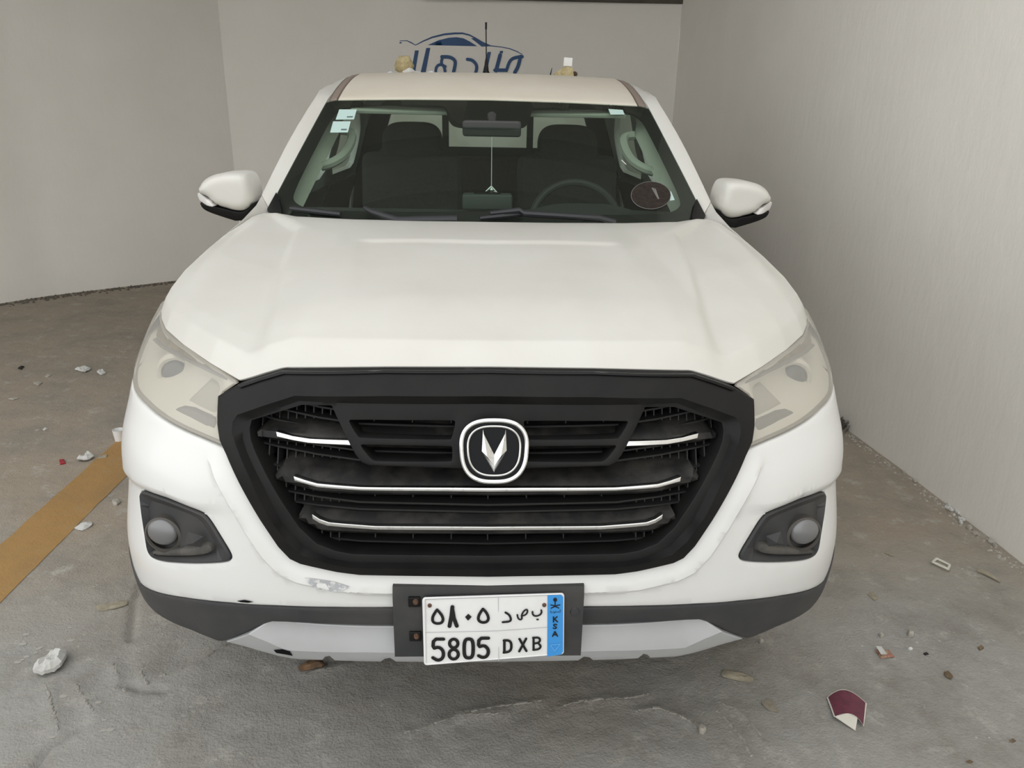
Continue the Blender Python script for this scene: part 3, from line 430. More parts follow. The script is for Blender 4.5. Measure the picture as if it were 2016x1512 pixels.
# sign painted on the rear wall
def wally(x): return 8.08-.0411*(x+2.555)
sg=tag(empty('wall_sign',(-.35,wally(-.35),2.0)),'blue car-outline logo with Arabic lettering on the rear wall above the roof','sign')
smap=lambda x,z,o:(x,wally(x)-.004-o,z)
patch('car_outline',T['SG_ROOF'],smap,SIGNB,sg,step=.03,thick=.006,bevel=0,grid=False)
patch('car_window',T['SG_WIN'],smap,SIGNB,sg,step=.03,thick=.006,bevel=0,grid=False)
for p in T['SG_L']: patch('letter',p,smap,SIGNB,sg,step=.03,thick=.006,bevel=0,grid=False)
for p,wd in T['SG_S']:
    mb=MB(); q=chaikin([(x,z) for x,z in p],2,False); strokes(mb,[q],wd/5.04*5.35e-3,lambda x,z:(Vector((x,wally(x)-.007,z)),Vector((0,-1,0)))); mb.build('letter',SIGNB,sg,smooth=False)
# ---------------------------------------------------------------- truck
truck=tag(empty('pickup_truck',(0,3.9,0)),'white double-cab pickup truck parked nose-out with black grille and hazed headlights','pickup truck')
# bonnet
F=T['HOOD_F']; SD=T['HOOD_S']; RR=T['HOOD_R'][::-1]
HEDGE=[Vector(p) for p in SD]
def hood_grid(nu=88,nv=140):
    g=[]
    c0,c1=Vector(F[0]),Vector(RR[0])
    for j in range(nv+1):
        v=(j/nv)**1.25; row=[]
        C=c0.lerp(c1,v); 
        for i in range(nu+1):
            u=i/nu
            Fu,Ru,Sv=at(F,u),at(RR,u),at(SD,v)
            P=Fu*(1-v)+Ru*v+C*(1-u)+Sv*u-(Vector(F[0])*(1-u)*(1-v)+Vector(F[-1])*u*(1-v)+Vector(RR[0])*(1-u)*v+Vector(RR[-1])*u*v)
            b=.030*(1-(2*v-1)**2)*(1-u**4)+.026*(1-(1-min(1,v/.055))**1.3)*(1-v)*(1-u**3*.5)
            x,y=P.x,P.y
            # raised centre with creases either side, pocket near the screen
            lx=.50+(y-1.6)/.85*.10
            if y>2.45: lx=.60+(y-2.45)*.57
            d=sstep(lx+.022,lx-.016,x)
            b+=.022*d*sstep(1.55,1.8,y)*sstep(2.85,2.6,y)
            lx2=.285+(y-1.55)/.85*.09
            yl=2.25
            if x>.42: yl=2.25+(x-.42)*2
            b+=.006*(1-sstep(lx2-.02,lx2+.04,x)*1.0)*sstep(yl+.015,yl-.015,y)*-1*sstep(1.6,1.95,y)
            # shoulder swage along the outer edge
            b+=.008*math.exp(-((x-(.80-.03*sstep(2.2,2.8,y)))/.035)**2)*sstep(2.0,2.2,y)*sstep(2.8,2.6,y)
            row.append(P+Vector((0,0,b)))
        g.append(row)
    return g
g=hood_grid(); nu=len(g[0])-1; nv=len(g)-1
rows=[[Vector((-p.x,p.y,p.z)) for p in r[:0:-1]]+r for r in g]
mb=MB(); n=len(rows[0]); V=[p for r in rows for p in r]; Fc=[(j*n+i,j*n+i+1,(j+1)*n+i+1,(j+1)*n+i) for j in range(len(rows)-1) for i in range(n-1)]
ring=[i for i in range(n)]+[j*n+n-1 for j in range(1,len(rows))]+[(len(rows)-1)*n+i for i in range(n-2,-1,-1)]+[j*n for j in range(len(rows)-2,0,-1)]
cen=Vector((0,2.1,1.1))
prev=ring
for k,(inn,dn) in enumerate(((.0015,.003),(.006,.004),(.03,.004))):
    b0=len(V)
    for i in ring:
        p=V[i]; q=(cen-p); q.z=0; q.normalize(); V.append(p+q*inn+Vector((0,0,-dn)) if k<3 else p)
    cur=list(range(b0,b0+len(ring)))
    for q in range(len(ring)): Fc.append((prev[q],prev[(q+1)%len(ring)],cur[(q+1)%len(ring)],cur[q]))
    prev=cur
obj('bonnet',V,Fc,HOODP,truck,sharp=50)
# front bumper
grille_b=inset(sym(T['GR_OUT']),-.003)
bt=T['BUMP_T']; bb=chaikin(T['BUMP_B'],1,False)
g_half=[p for p in T['GR_OUT'] if p[1]<.918]
bh=[(x,z) for x,z in bb[::-1]]   # centre -> corner along the lower edge
half=[(0.0,g_half[-1][1]-.004)]+[(x+.003,z-.003) for x,z in g_half[-2::-1]]+bt+bh[::-1]
# crease that divides the upper cheek from the fog lamp panel, and a lip round the grille
CR=T['CREASE']
def bump_off(q):
    x,z=abs(q[0]),q[1]; o=0
    zc=at([(a,b,0) for a,b in CR],max(0,min(1,(CR[0][0]-x)/(CR[0][0]-CR[-1][0]))))[1] if x>.50 else 0
    if x>.50: o+=.014*sstep(zc-.004,zc+.022,z)*sstep(.53,.68,x)*sstep(.93,.80,z)
    d=dedge(x,z,T['GR_OUT'])
    if x<.66: o+=(.010*sstep(.058,.046,d)-.012*sstep(.046,.0,d))*sstep(.925,.86,z)
    o+=.012*sstep(.62,.585,z)*sstep(.5,.3,x)*0
    return o
gl=[p for p in inset([(x,z) for x,z in sym(T['GR_OUT'])],-.047) if p[1]<.915]; gl=sorted([p for p in gl if p[0]>=0],key=lambda p:-p[1]); gl2=[p for p in inset([(x,z) for x,z in sym(T['GR_OUT'])],-.058) if p[1]<.915]; gl2=sorted([p for p in gl2 if p[0]>=0],key=lambda p:-p[1])
LN=[[(x,z-.004) for x,z in T['CREASE']],[(-x,z-.004) for x,z in T['CREASE']],[(x,z+.022) for x,z in T['CREASE']],[(-x,z+.022) for x,z in T['CREASE']]]
for q in (gl,gl2): LN.append(q[:-1]+[(0.0,q[-1][1])]+flip(q[:-1])[::-1])
fog=chaikin(T['FOG'],2)
fh=inset(fog,-.002)
bumper=patch('front_bumper',sym([(0.0,half[0][1])]+half[1:]),nose,PAINT,truck,holes=[fh,flip(fh)],step=.016,thick=.03,offf=bump_off,bevel=.004,lines=[(q,None) for q in LN])
patch('paint_scuff',flip(T['SCUFF']),lambda a,z,o:nose(a,z,o+.003+bump_off((a,z))),mat('scuff',(.42,.43,.45),.7,noise_scale=90,col2=(.7,.7,.7),lo=.45,hi=.6),bumper,step=.02,thick=.0005,bevel=0)
patch('paint_nick',flip(T['NICK']),lambda a,z,o:nose(a,z,o+.003+bump_off((a,z))),DARK,bumper,step=.02,thick=.0005,bevel=0,grid=False)
# lower cladding, skid plate
lip=T['LIP']
patch('lower_cladding',sym(lip),nose,GREYP,truck,step=.02,thick=.018,off=.004,bevel=.006)
skc=[(x,z) for x,z in T['SKID_CR']]
def sk_off(q):
    x,z=abs(q[0]),q[1]
    i=0; zc=skc[-1][1]
    if x>skc[0][0]: zc=skc[0][1]
    else:
        for k in range(len(skc)-1):
            a,b=skc[k],skc[k+1]
            if b[0]<=x<=a[0]: zc=a[1]+(b[1]-a[1])*(a[0]-x)/((a[0]-b[0]) or 1)
    return .016-(.12 if z<zc else .42)*abs(z-zc)
skid=patch('skid_plate',sym(T['SKID']),nose,SILVER,truck,step=.012,thick=.06,offf=sk_off,bevel=.003,sharp=20,lines=[([(x,z) for x,z in skc]+[(-x,z) for x,z in skc[-2::-1]],None)])
patch('paint_chip',flip(T['CHIP']),lambda a,z,o:nose(a,z,o+.002+sk_off((a,z))),DARK,skid,step=.02,thick=.0005,bevel=0,grid=False)
# filler behind the cladding slot
patch('valance',[(-.58,.40),(.58,.40),(.58,.60),(-.58,.60)],lambda a,z,o:nose(a,z,o-.05),DARK,truck,step=.05,thick=.01,bevel=0)
# grille
gh=sym(T['GR_HOLE']); holes=[gh]
for k in ('OP_U','OP_L'):
    p=chaikin(T[k],1,r=.2); holes+=[p,flip(p)]
GL1=sym(T['GR_L1'])
frame=patch('grille_frame',sym(T['GR_OUT']),nose,BLACK,truck,holes=holes,loops=[(GL1,.016),(sym(T['GR_L2']),-.003)],step=.01,thick=.055,offf=lambda q:.012,hoff=-.005,bevel=.005,hbevel=.002,grid=False,sharp=38)
gt=[(x,z) for x,z in T['GR_OUT'][:5]]; gi=T['GR_TOP']
st=[(x,z) for x,z in gt]+[(-x,z) for x,z in gt[:0:-1]]
full=[(-x,z-.001) for x,z in gt[:0:-1]]+[(x,z-.001) for x,z in gt]+[(x,z) for x,z in gi[::-1]]+[(-x,z) for x,z in gi[1:]]
patch('gloss_strip',full,nose,GLOSSB,frame,step=.02,thick=.006,off=.0165,bevel=.001,grid=False)
def zr(poly,x):
    zs=[]
    for i in range(len(poly)):
        a,b=poly[i],poly[(i+1)%len(poly)]
        if (a[0]-x)*(b[0]-x)<=0 and abs(a[0]-b[0])>1e-9: zs.append(a[1]+(b[1]-a[1])*(x-a[0])/(b[0]-a[0]))
    return (min(zs),max(zs)) if zs else (0,1)
for k,c in (('BAR_A','CH_A'),('BAR_B','CH_B'),('BAR_C','CH_C')):
    full=sym(T[k])
    def boff(q,full=full):
        a,b=zr(full,min(abs(q[0]),max(p[0] for p in full)-.004)); t=(q[1]-a)/((b-a) or 1); return -.020-.05*sstep(.42,1.0,t)-.012*sstep(.2,.0,t)
    bar=patch('grille_bar',full,nose,DUSTYB,truck,step=.012,thick=.03,offf=boff,bevel=.003)
    if c=='CH_A':
        for q in (T[c],flip(T[c])): patch('chrome_strip',q,nose,CHROME,bar,step=.015,thick=.012,off=-.012,bevel=.0005,grid=False)
    else: patch('chrome_strip',sym(T[c]),nose,CHROME,bar,step=.015,thick=.012,off=-.012,bevel=.0005,grid=False)
mb=MB(); GH=gh
def fin(p,q,hw,o0=-.045,o1=-.075):
    a=[nose(p[0],p[1],o) for o in (o0,o1)]; b=[nose(q[0],q[1],o) for o in (o0,o1)]
    d=(Vector(b[0])-Vector(a[0])).normalized(); s=Vector((d.z,0,-d.x))*hw
    V=[Vector(a[0])+s,Vector(a[0])-s,Vector(a[1])-s,Vector(a[1])+s,Vector(b[0])+s,Vector(b[0])-s,Vector(b[1])-s,Vector(b[1])+s]
    mb.add(V,[(0,1,2,3),(4,5,6,7),(0,1,5,4),(1,2,6,5),(2,3,7,6),(3,0,4,7)])
ghl=chaikin([(0,1.035)]+[(x,z) for x,z in T['GR_HOLE'] if True],0)
big=[(0,1.03),(.33,1.03)]+[p for p in T['GR_HOLE'][6:]]
bigs=sym(big)
a=.33
while a<.52:
    z0,z1=zr(bigs,a)
    if z1-z0>.03:
        for s in (-1,1): fin((s*a,z0-.005),(s*a,z1+.012),.0014)
    a+=.0195
for i in range(-3,4): fin((i*.0835,.66),(i*.0835,1.02),.0013)
for z in T['HROWS']+[.955,.865,.765]:
    xs=[p for p in [zz for zz in [x/100 for x in range(20,56)]] if zr(bigs,p)[0]<z<zr(bigs,p)[1]]
    X=(max(xs) if xs else .3)+.01; N=12
    for i in range(N):
        xa=-X+2*X*i/N; xb=-X+2*X*(i+1)/N
        zz=lambda x:z-.10*max(0,abs(x)-.30)*-1*(1 if z>.80 else .6)
        fin((xa,zz(xa)),(xb,zz(xb)),.0021)
mb.build('grille_lattice',LATT,truck,smooth=False)
mb=MB(); mb.box((0,1.72,.83),(1.15,.03,.5)); mb.build('radiator',DARK,truck,smooth=False)
patch('crash_beam',[(-.5,.83),(.5,.83),(.5,.875),(-.5,.875)],lambda a,z,o:nose(a,z,o-.12),BLACK,truck,step=.05,thick=.03,bevel=.004)
# emblem
em=empty('emblem',nose(.0085,.955,.018),truck)
ec=Vector(nose(.0085,.955,.018)); tilt=Matrix.Rotation(math.radians(-16),3,'X')
def se(a,b,n,k=64,egg=.06):
    o=[]
    for i in range(k):
        t=2*math.pi*i/k; c,s=math.cos(t),math.sin(t)
        z=b*math.copysign(abs(s)**(2/n),s); x=a*math.copysign(abs(c)**(2/n),c)*(1+egg*z/b); o.append((x,z))
    return o
L=lambda x,y,z:ec+tilt@Vector((x,y,z))
mb=MB(); mb.tube([L(x,-.012,z) for x,z in se(.0660,.0628,2.7)],.0050,10,True); mb.build('outer_ring',CHROME,em)
mb=MB(); mb.tube([L(x,-.011,z) for x,z in se(.0530,.0505,2.6)],.0026,8,True); mb.build('inner_ring',CHROME,em)
o1=se(.066,.063,2.7); V=[L(x,0,z) for x,z in o1]+[L(x*.93,-.009,z*.93) for x,z in o1]+[L(0,-.0095,0)]; k=len(o1)
Fc=[(i,(i+1)%k,k+(i+1)%k,k+i) for i in range(k)]+[(k+i,k+(i+1)%k,2*k) for i in range(k)]+[tuple(range(k))]
obj('badge_disc',V,Fc,mat('badge_black',(.004,.0045,.006),.4,spec=.2),em)
q=1.56e-4; qz=1.72e-4
def vp(x,z,y): return L(x*q,y,-z*qz)
for s,A,B in ((-1,(-146,-255),(-160,5)),(1,(150,-255),(164,-5))):
    tip=(2,258); inn=(2,45); mid=(2,150)
    V=[vp(*A,-.011),vp(*B,-.011),vp(*tip,-.011),vp(*inn,-.011),vp(A[0]*.93,A[1]*.80,-.0165),vp(B[0]*.55,B[1]+60,-.0185),vp(2,175,-.0185)]
    obj('letter_arm',V,[(0,1,5,4),(1,2,6,5),(0,4,3),(4,5,3),(5,6,3),(0,1,2,3)],CHROME,em,smooth=False)
# headlights
for s in (-1,1):
    fl=(lambda p:p) if s>0 else flip
    hl=empty('headlight',nose(s*.80,1.0,-.04),truck)
    HLP=inset(chaikin(T['HL'],1,r=.15),.002)
    patch('lens',fl(HLP),nose,LENS,hl,step=.02,thick=.0,offf=lambda q:.004,bevel=.006)
    patch('housing',fl(inset(HLP,.003)),nose,LAMP_HOUSE,hl,step=.014,thick=.0,offf=lambda q,P=fl(HLP):-.006-.05*sstep(.0,.06,dedge(q[0],q[1],P)),bevel=.0)
    patch('rim',fl(HLP),nose,RIMG,hl,holes=[fl(inset(HLP,.0045))],step=.02,thick=.008,off=-.002,bevel=.0,grid=False)
    patch('turn_signal',fl(T['HL_TURN']),nose,AMBER,hl,step=.015,thick=.03,off=-.012,bevel=.003)
    patch('turn_bezel',fl(T['HL_BEAD']),nose,LAMP_GREY,hl,step=.015,thick=.02,off=-.007,bevel=.001,grid=False)
    patch('running_light',fl(T['HL_DRL']),nose,LAMP_GREY,hl,step=.02,thick=.02,off=-.016,bevel=.004)
    patch('side_reflector',fl(T['HL_DRL2']),nose,REFL,hl,step=.02,thick=.03,off=-.035,bevel=.006)
    c=Vector(nose(s*T['HL_PROJ'][0][0],T['HL_PROJ'][0][1],-.06)); mb=MB(); r=.034
    mb.lathe([(r*math.cos(t*math.pi/16),-.018*math.sin(t*math.pi/16)) for t in range(0,9)],'Y',c,28); mb.build('projector',PROJ,hl)
    mb=MB(); mb.lathe([(.035,.004),(.036,-.006),(.042,-.009),(.050,.0),(.053,.03)],'Y',c,28); mb.build('projector_bezel',LAMP_HOUSE,hl)
# fog lamps
for s in (-1,1):
    fl=(lambda p:p) if s>0 else flip
    bez=patch('fog_bezel',fl(fog),nose,GREYP,truck,loops=[(fl(inset(chaikin(T['FOG_IN'],1),.002)),-.012)],step=.015,thick=.05,offf=lambda q:.004,bevel=.004,grid=False,sharp=20)
    c=Vector(nose(s*(T['FOG_C'][0][0]-.004),T['FOG_C'][0][1]-.004,.0)); out=Vector((s*.18,-1,.10)).normalized()
    R=out.to_track_quat('Z','Y').to_matrix()
    mb=MB(); mb.lathe([((.036)*math.cos(t*math.pi/16),.014*math.sin(t*math.pi/16)+.004) for t in range(0,9)]+[],'Z',(0,0,0),28); mb.v=[tuple(c+R@Vector((p[0]*1.0,p[1]*.86,p[2]))) for p in mb.v]; lamp=mb.build('fog_lamp',FOGM,bez)
    mb=MB(); mb.lathe([(.045,-.02),(.045,.0035),(.039,.007),(.0365,.002)],'Z',(0,0,0),28); mb.v=[tuple(c+R@Vector((p[0],p[1]*.95-.008,p[2]))) for p in mb.v]; mb.build('fog_ring',mat('fog_ring_plastic',(.075,.068,.06),.55),bez)
    q=Vector(nose(s*.655,.70,.0)); mb=MB(); mb.add([q+Vector((-s*.02,-.006,.02)),q+Vector((s*.01,-.012,.035)),q+Vector((s*.022,-.008,.0)),q+Vector((-s*.012,-.01,-.004)),q+Vector((0,-.022,.012))],[(0,1,4),(1,2,4),(2,3,4),(3,0,4)]); mb.build('bezel_boss',GREYP,bez,smooth=False)
for s in (-1,1):
    fl=(lambda p:p) if s>0 else flip
    patch('bezel_ledge',fl(chaikin(T['LEDGE'],1)),nose,LEDGEM,[o for o in truck.children if o.name.startswith('fog_bezel')][0 if s<0 else 1],step=.012,thick=.02,off=.000,bevel=.007)
# number plate on its bracket
BX=.2105; b0=nose(0,.60,0)
mb=MB(); mb.loft([[(x,y,z) for y,z in ((1.43,.652),(1.398,.650),(1.392,.625),(1.392,.474),(1.43,.472))] for x in (-.2045,.2065)],cap=True); brk=mb.build('plate_bracket',mat('bracket_plastic',(.03,.031,.034),.5,noise_scale=6,col2=(.05,.048,.045)),truck,sharp=20)
for z in (.618,.53):
    mb=MB(); mb.box((-.158,1.390,z),(.026,.008,.024),bev=.003); mb.build('bolt_seat',BLACK,brk)
    mb=MB(); mb.lathe([(0,-.006),(.005,-.006),(.006,-.002),(.006,.002)],'Y',(-.155,1.386,z+.004),12); mb.build('bolt',RUST,brk)
mb=MB(); mb.lathe([(0,-.004),(.009,-.003),(.011,.001)],'Y',(.188,1.391,.59),16); mb.build('bolt_cover',GREYP,brk)
PC=[Vector((-.1405,1.383,.6325)),Vector((.1625,1.386,.6405)),Vector((.1665,1.376,.4905)),Vector((-.1385,1.366,.4715))]
def pl(s,t,o=0.0):
    p=PC[0].lerp(PC[1],s).lerp(PC[3].lerp(PC[2],s),t); n=(PC[3]-PC[0]).cross(PC[1]-PC[0]).normalized()
    if n.y>0: n=-n
    p=p+Vector((0,-.003*math.sin(t*3.1)*math.sin(s*3.1),0)); return p+n*o,n
nplate=empty('licence_plate',pl(.5,.5)[0],truck)
r=.045; rr=[]
for cx,cy,a0 in ((1-r*.5,r,-90),(1-r*.5,1-r,0),(r*.5,1-r,90),(r*.5,r,180)):
    for k in range(7): a=math.radians(a0+k*15); rr.append((cx+r*.5*math.cos(a),cy+r*math.sin(a)))
patch('plate',rr,lambda s,t,o:tuple(pl(s,t,o)[0]),PLATE,nplate,step=.06,thick=.003,bevel=0,back=True,loops=[(inset(rr,.022),0.0),(inset(rr,.012),.0012)])
patch('blue_band',T['P_BLUE'],lambda s,t,o:tuple(pl(s,t,o)[0]),PBLUE,nplate,step=.06,thick=.0005,off=.0012,bevel=0,grid=False)
for nme,wd,L_ in T['PS']:
    mb=MB(); q=[p if nme in('groove','triangle') else (chaikin(p,1,False) if len(p)>3 else p) for p in L_]
    strokes(mb,q,wd*1.18,lambda s,t:pl(s,t,.0012),.0014 if nme!='groove' else .0006)
    mb.build({'digit':'digit','letter':'letter','emblem':'palm_emblem','triangle':'triangle_mark','groove':'groove'}[nme],{'triangle':PBLUE2,'groove':PGREY}.get(nme,PBLACK),nplate,smooth=False)
patch('digit',T['P_DOT'],lambda s,t,o:tuple(pl(s,t,o)[0]),PBLACK,nplate,step=.06,thick=.001,off=.0026,bevel=0,grid=False)
for s,t in T['P_BOLT']:
    mb=MB(); p=pl(s,t,.001)[0]; mb.lathe([(0,-.003),(.0035,-.003),(.0045,-.001),(.0045,.002)],'Y',p,12); mb.build('bolt',RUST,nplate)
tc=bpy.data.curves.new('word','FONT'); tc.body='\ufe94\ufef3\u062f\ufeee\ufecc\ufeb4\ufedf\u0627'; tc.size=1; to=bpy.data.objects.new('word',tc); COL.objects.link(to)
bpy.context.view_layer.update(); dg=bpy.context.evaluated_depsgraph_get(); me=to.evaluated_get(dg).to_mesh()
vs=[v.co.copy() for v in me.vertices]; fs=[tuple(p.vertices) for p in me.polygons]; bpy.data.objects.remove(to)
if vs:
    x0=min(v.x for v in vs); x1=max(v.x for v in vs); y0=min(v.y for v in vs); y1=max(v.y for v in vs)
    (s0,t0),(s1,t1)=T['P_WORD']; obj('word',[pl(s0+(v.x-x0)/(x1-x0)*(s1-s0),t0+.004-(v.y-y0)/(y1-y0)*.062,.0018)[0] for v in vs],fs,PBLACK,nplate,smooth=False)
# ---------------------------------------------------------------- cab
def gY(x,z):
    v=(z-1.257)/.411; yc=2.63+.79*v-.012*4*v*(1-v); xs=.7919-.1053*(z-1.273)/.385; ye=2.84+.66*(z-1.273)/.385-.008*4*v*(1-v)
    return yc+(ye-yc)*(abs(x)/xs)**2.2
GN=Vector((0,-.46,.888))
def gmap(x,z,o=0): return tuple(Vector((x,gY(x,z),z))+GN*o)
def side(w,o=0): z=1.273+.385*w; x=.7919-.1053*w; return (x,z)
go=T['GL_OUT']; GO=[p for p in go[:5]]+[(.792,1.270)]+[(side(k)[0]+.004,side(k)[1]) for k in (.15,.33,.5,.67,.85,.97)]+go[-3:]
glass=patch('windscreen',sym(GO),gmap,GLASS,truck,step=.05,thick=0,bevel=0,off=0)
FI=[(x if z>1.63 or x<.5 else x-.008,z) for x,z in T['FRIT_IN']]
frit=patch('ceramic_band',sym(GO),gmap,mat('frit_black',(.004,.004,.004),.35),glass,holes=[sym(chaikin(FI,2,False))],step=.03,thick=.001,off=-.004,bevel=0,grid=False)
for s in (-1,1):
    p=T['FRIT_CORNER']; patch('cowl_corner',p if s>0 else flip(p),gmap,BLACK,truck,step=.03,thick=.008,off=.012,bevel=.002,grid=False)
def sticker(p,nm,m):
    return patch(nm,p,gmap,m,glass,step=.05,thick=.0006,off=.0014,bevel=0,grid=False)
def lines(par,p,rows,m):
    mb=MB()
    for u0,u1,v0,v1 in rows:
        q=lambda u,v:[(p[0][k]*(1-u)+p[1][k]*u)*(1-v)+(p[3][k]*(1-u)+p[2][k]*u)*v for k in (0,1)]
        mb.add([gmap(*q(u,v),.0022) for u,v in ((u0,v0),(u1,v0),(u1,v1),(u0,v1))],[(0,1,2,3)])
    mb.build('print',m,par,smooth=False)
for k in ('STK1','STK2'):
    p=T[k]; s_=sticker(p,'permit_sticker',STICK); lines(s_,p,[(.58,.90,.70,.82)],STICKD)
for k in ('STK3','STK4','STK5'): sticker(T[k],'clear_label',STICK if k!='STK5' else mat('grey_label',(.35,.38,.37),.5))
dsc=patch('round_badge',T['DISC'],gmap,DISCM,glass,step=.03,thick=.002,off=.003,bevel=0)
mb=MB(); P=T['DISC']; mb.tube([gmap(x,z,.003) for x,z in P],.0012,5,True); mb.build('badge_edge',mat('badge_edge_grey',(.16,.155,.15),.5),dsc)
cx=sum(p[0] for p in P)/len(P); cz=sum(p[1] for p in P)/len(P)
mb=MB(); strokes(mb,[[(cx+.012,cz+.022),(cx+.022,cz+.018),(cx+.026,cz-.012)],[(cx+.012,cz+.022),(cx+.026,cz-.012)]],.006,lambda x,z:(Vector(gmap(x,z,.0035)),GN)); mb.build('badge_mark',mat('badge_mark_grey',(.16,.15,.14),.6),dsc,smooth=False)
mb=MB(); a=(cx-.085,cz+.115); strokes(mb,[[(a[0],a[1]),(a[0]+.014,a[1]-.014)]],.003,lambda x,z:(Vector(gmap(x,z,.001)),GN)); mb.build('glass_scratch',WHITE,glass,smooth=False)
# cowl and wipers
W=[(*p,) for p in T['WIP']]
mb=MB(); secs=[]
for i in range(25):
    x=-.80+1.6*i/24; y=gY(x,1.2686); hr=at([tuple(p) for p in RR],min(1,abs(x)/.80)); secs.append([(x,y+.01,1.262+.006),(x,y-.015,1.250),(x,hr.y+.012,hr.z-.016),(x,hr.y-.03,hr.z-.04)])
mb.loft(secs); mb.build('cowl_panel',BLACK,truck)
for a,b,c,e in ((0,1,3,4),(5,6,8,9)):
    wp=empty('wiper',gmap(*W[c],.02),truck)
    pa=[Vector(gmap(*W[a],.012)),Vector(gmap(*W[b],.012))]
    if a==0: pa=[Vector(gmap(W[0][0],W[0][1],.012)),Vector(gmap(W[1][0],W[1][1],.012))]; pb=[Vector(gmap(*W[2],.022)),Vector(gmap(*W[3],.026)),Vector(gmap(W[3][0]+.09,W[3][1]-.018,.024)),Vector(gmap(*W[4],.02))]
    else: pa=[Vector(gmap(W[5][0]-.30,W[5][1]+.014,.012)),Vector(gmap(*W[6],.012))]; pb=[Vector(gmap(*W[6],.022)),Vector(gmap(*W[7],.028)),Vector(gmap(*W[8],.026)),Vector(gmap(*W[9],.022)),Vector(gmap(*W[10],.016))]
    if a!=0: pa=[Vector(gmap(-.03,1.262,.012)),Vector(gmap(W[7][0]+.01,W[7][1],.014))]
    mb=MB(); mb.tube([pa[0],pa[0].lerp(pa[1],.5),pa[1]],[.008,.011,.009],8); mb.build('blade',WIPER,wp)
    mb=MB(); mb.tube(pb,[.008]+[.011]*(len(pb)-2)+[.012],8); mb.build('arm',WIPER,wp)
# roof
ZC=pchip([3.38,3.42,3.7,4.0,4.2,4.5,4.8,5.02],[1.652,1.668,1.748,1.795,1.811,1.818,1.808,1.785])
def roofz(x,y):
    x=abs(x); k=.075-.04*sstep(3.5,4.2,y); e=max(0,x-.66); return ZC(y)-k*x*x-9*e*e
def rfront(x): return 3.42+.08*(abs(x)/.6866)**2.2
rm=lambda x,y,o:(x,y,roofz(x,y)+o)
ro=[(x/20*.645,rfront(x/20*.645)+.004) for x in range(-20,21)]+[(.645,5.0),(-.645,5.0)]
roof=patch('roof',ro,rm,ROOFP,truck,step=.05,thick=.02,bevel=.010)
for s in (-1,1):
    p=[(s*.650,rfront(.65)+.012),(s*.650,5.0),(s*.681,5.0),(s*.681,rfront(.68)+.012)]
    patch('roof_drip_strip',p,rm,mat('strip_taupe',(.27,.215,.18),.5),truck,step=.03,thick=.02,off=-.003,bevel=.003,grid=False)
    mb=MB(); mb.loft([[(s*x,y,roofz(x,y)-.02) for x in (.640,.69)] for y in [rfront(.65)+.02+i*.1 for i in range(16)]]); mb.build('roof_channel',DARK,truck)
    I=[(*side(k),) for k in (0,.2,.4,.6,.8,.93)]
    Is=[Vector((x+.002,gY(x,z)-.0,z)) for x,z in I]+[Vector((.686,3.50,1.6585+.004))]+[Vector((.686,y,roofz(.686,y))) for y in (3.6,3.7,3.85,4.0,4.3,4.6,5.0)]
    PO=[tuple(p) for p in T['PIL_O']]
    Os=[at(PO[:4],t) for t in (0,.22,.44,.65,.85,1.0)]+[Vector((.7435,3.60,1.692)),Vector((.745,3.68,1.700)),Vector((.750,3.78,1.710)),Vector((.755,3.92,1.712)),Vector((.757,4.05,1.712)),Vector((.757,4.3,1.712)),Vector((.757,4.6,1.708)),Vector((.755,5.0,1.69))]
    secs=[];ins=[]
    for i,(a,o) in enumerate(zip(Is,Os)):
        m1=a.lerp(o,.35)+Vector((.006,-.006,.010)); m2=a.lerp(o,.72)+Vector((.008,-.006,.010))
        b=o+(Vector((-.012,.05,-.03)) if i<7 else Vector((-.004,0,-.055))); c=a+(Vector((-.012,.05,-.045)) if i<7 else Vector((-.01,0,-.065)))
        a0=a+Vector((0,.004,-.006))
        secs.append([(s*p.x,p.y,p.z) for p in (a0,a,m1,m2,o,b,c)])
        b2=b+Vector((-.01,.006,-.004)); c2=c+Vector((-.012,.004,-.008)); a2=a+Vector((-.085 if i<5 else -.05,.05,-.045)); a3=a2+Vector((.02,.05,-.01)); ins.append([(s*p.x,p.y,p.z) for p in (a+Vector((-.03,.02,-.022)),a2,a3,c2,b2)])
    mb=MB(); mb.loft(secs,closed=True,cap=True); mb.build('cab_pillar',HOODP,truck,sharp=40)
    mb=MB(); mb.loft(ins); trim=mb.build('pillar_trim',TRIM,truck)
    # grab handle on the screen pillar
    h0=Vector((.672,3.20,1.40)); h1=Vector((.625,3.42,1.535)); 
    pts=[h0,h0+Vector((-.045,.00,.012)),h0.lerp(h1,.3)+Vector((-.07,0,0)),h0.lerp(h1,.7)+Vector((-.07,0,0)),h1+Vector((-.045,0,-.005)),h1]
    pts=chaikin([tuple(p) for p in pts],2,False)
    mb=MB(); mb.tube([(s*p[0],p[1],p[2]) for p in pts],.019,8); mb.build('grab_handle',TRIM,trim)
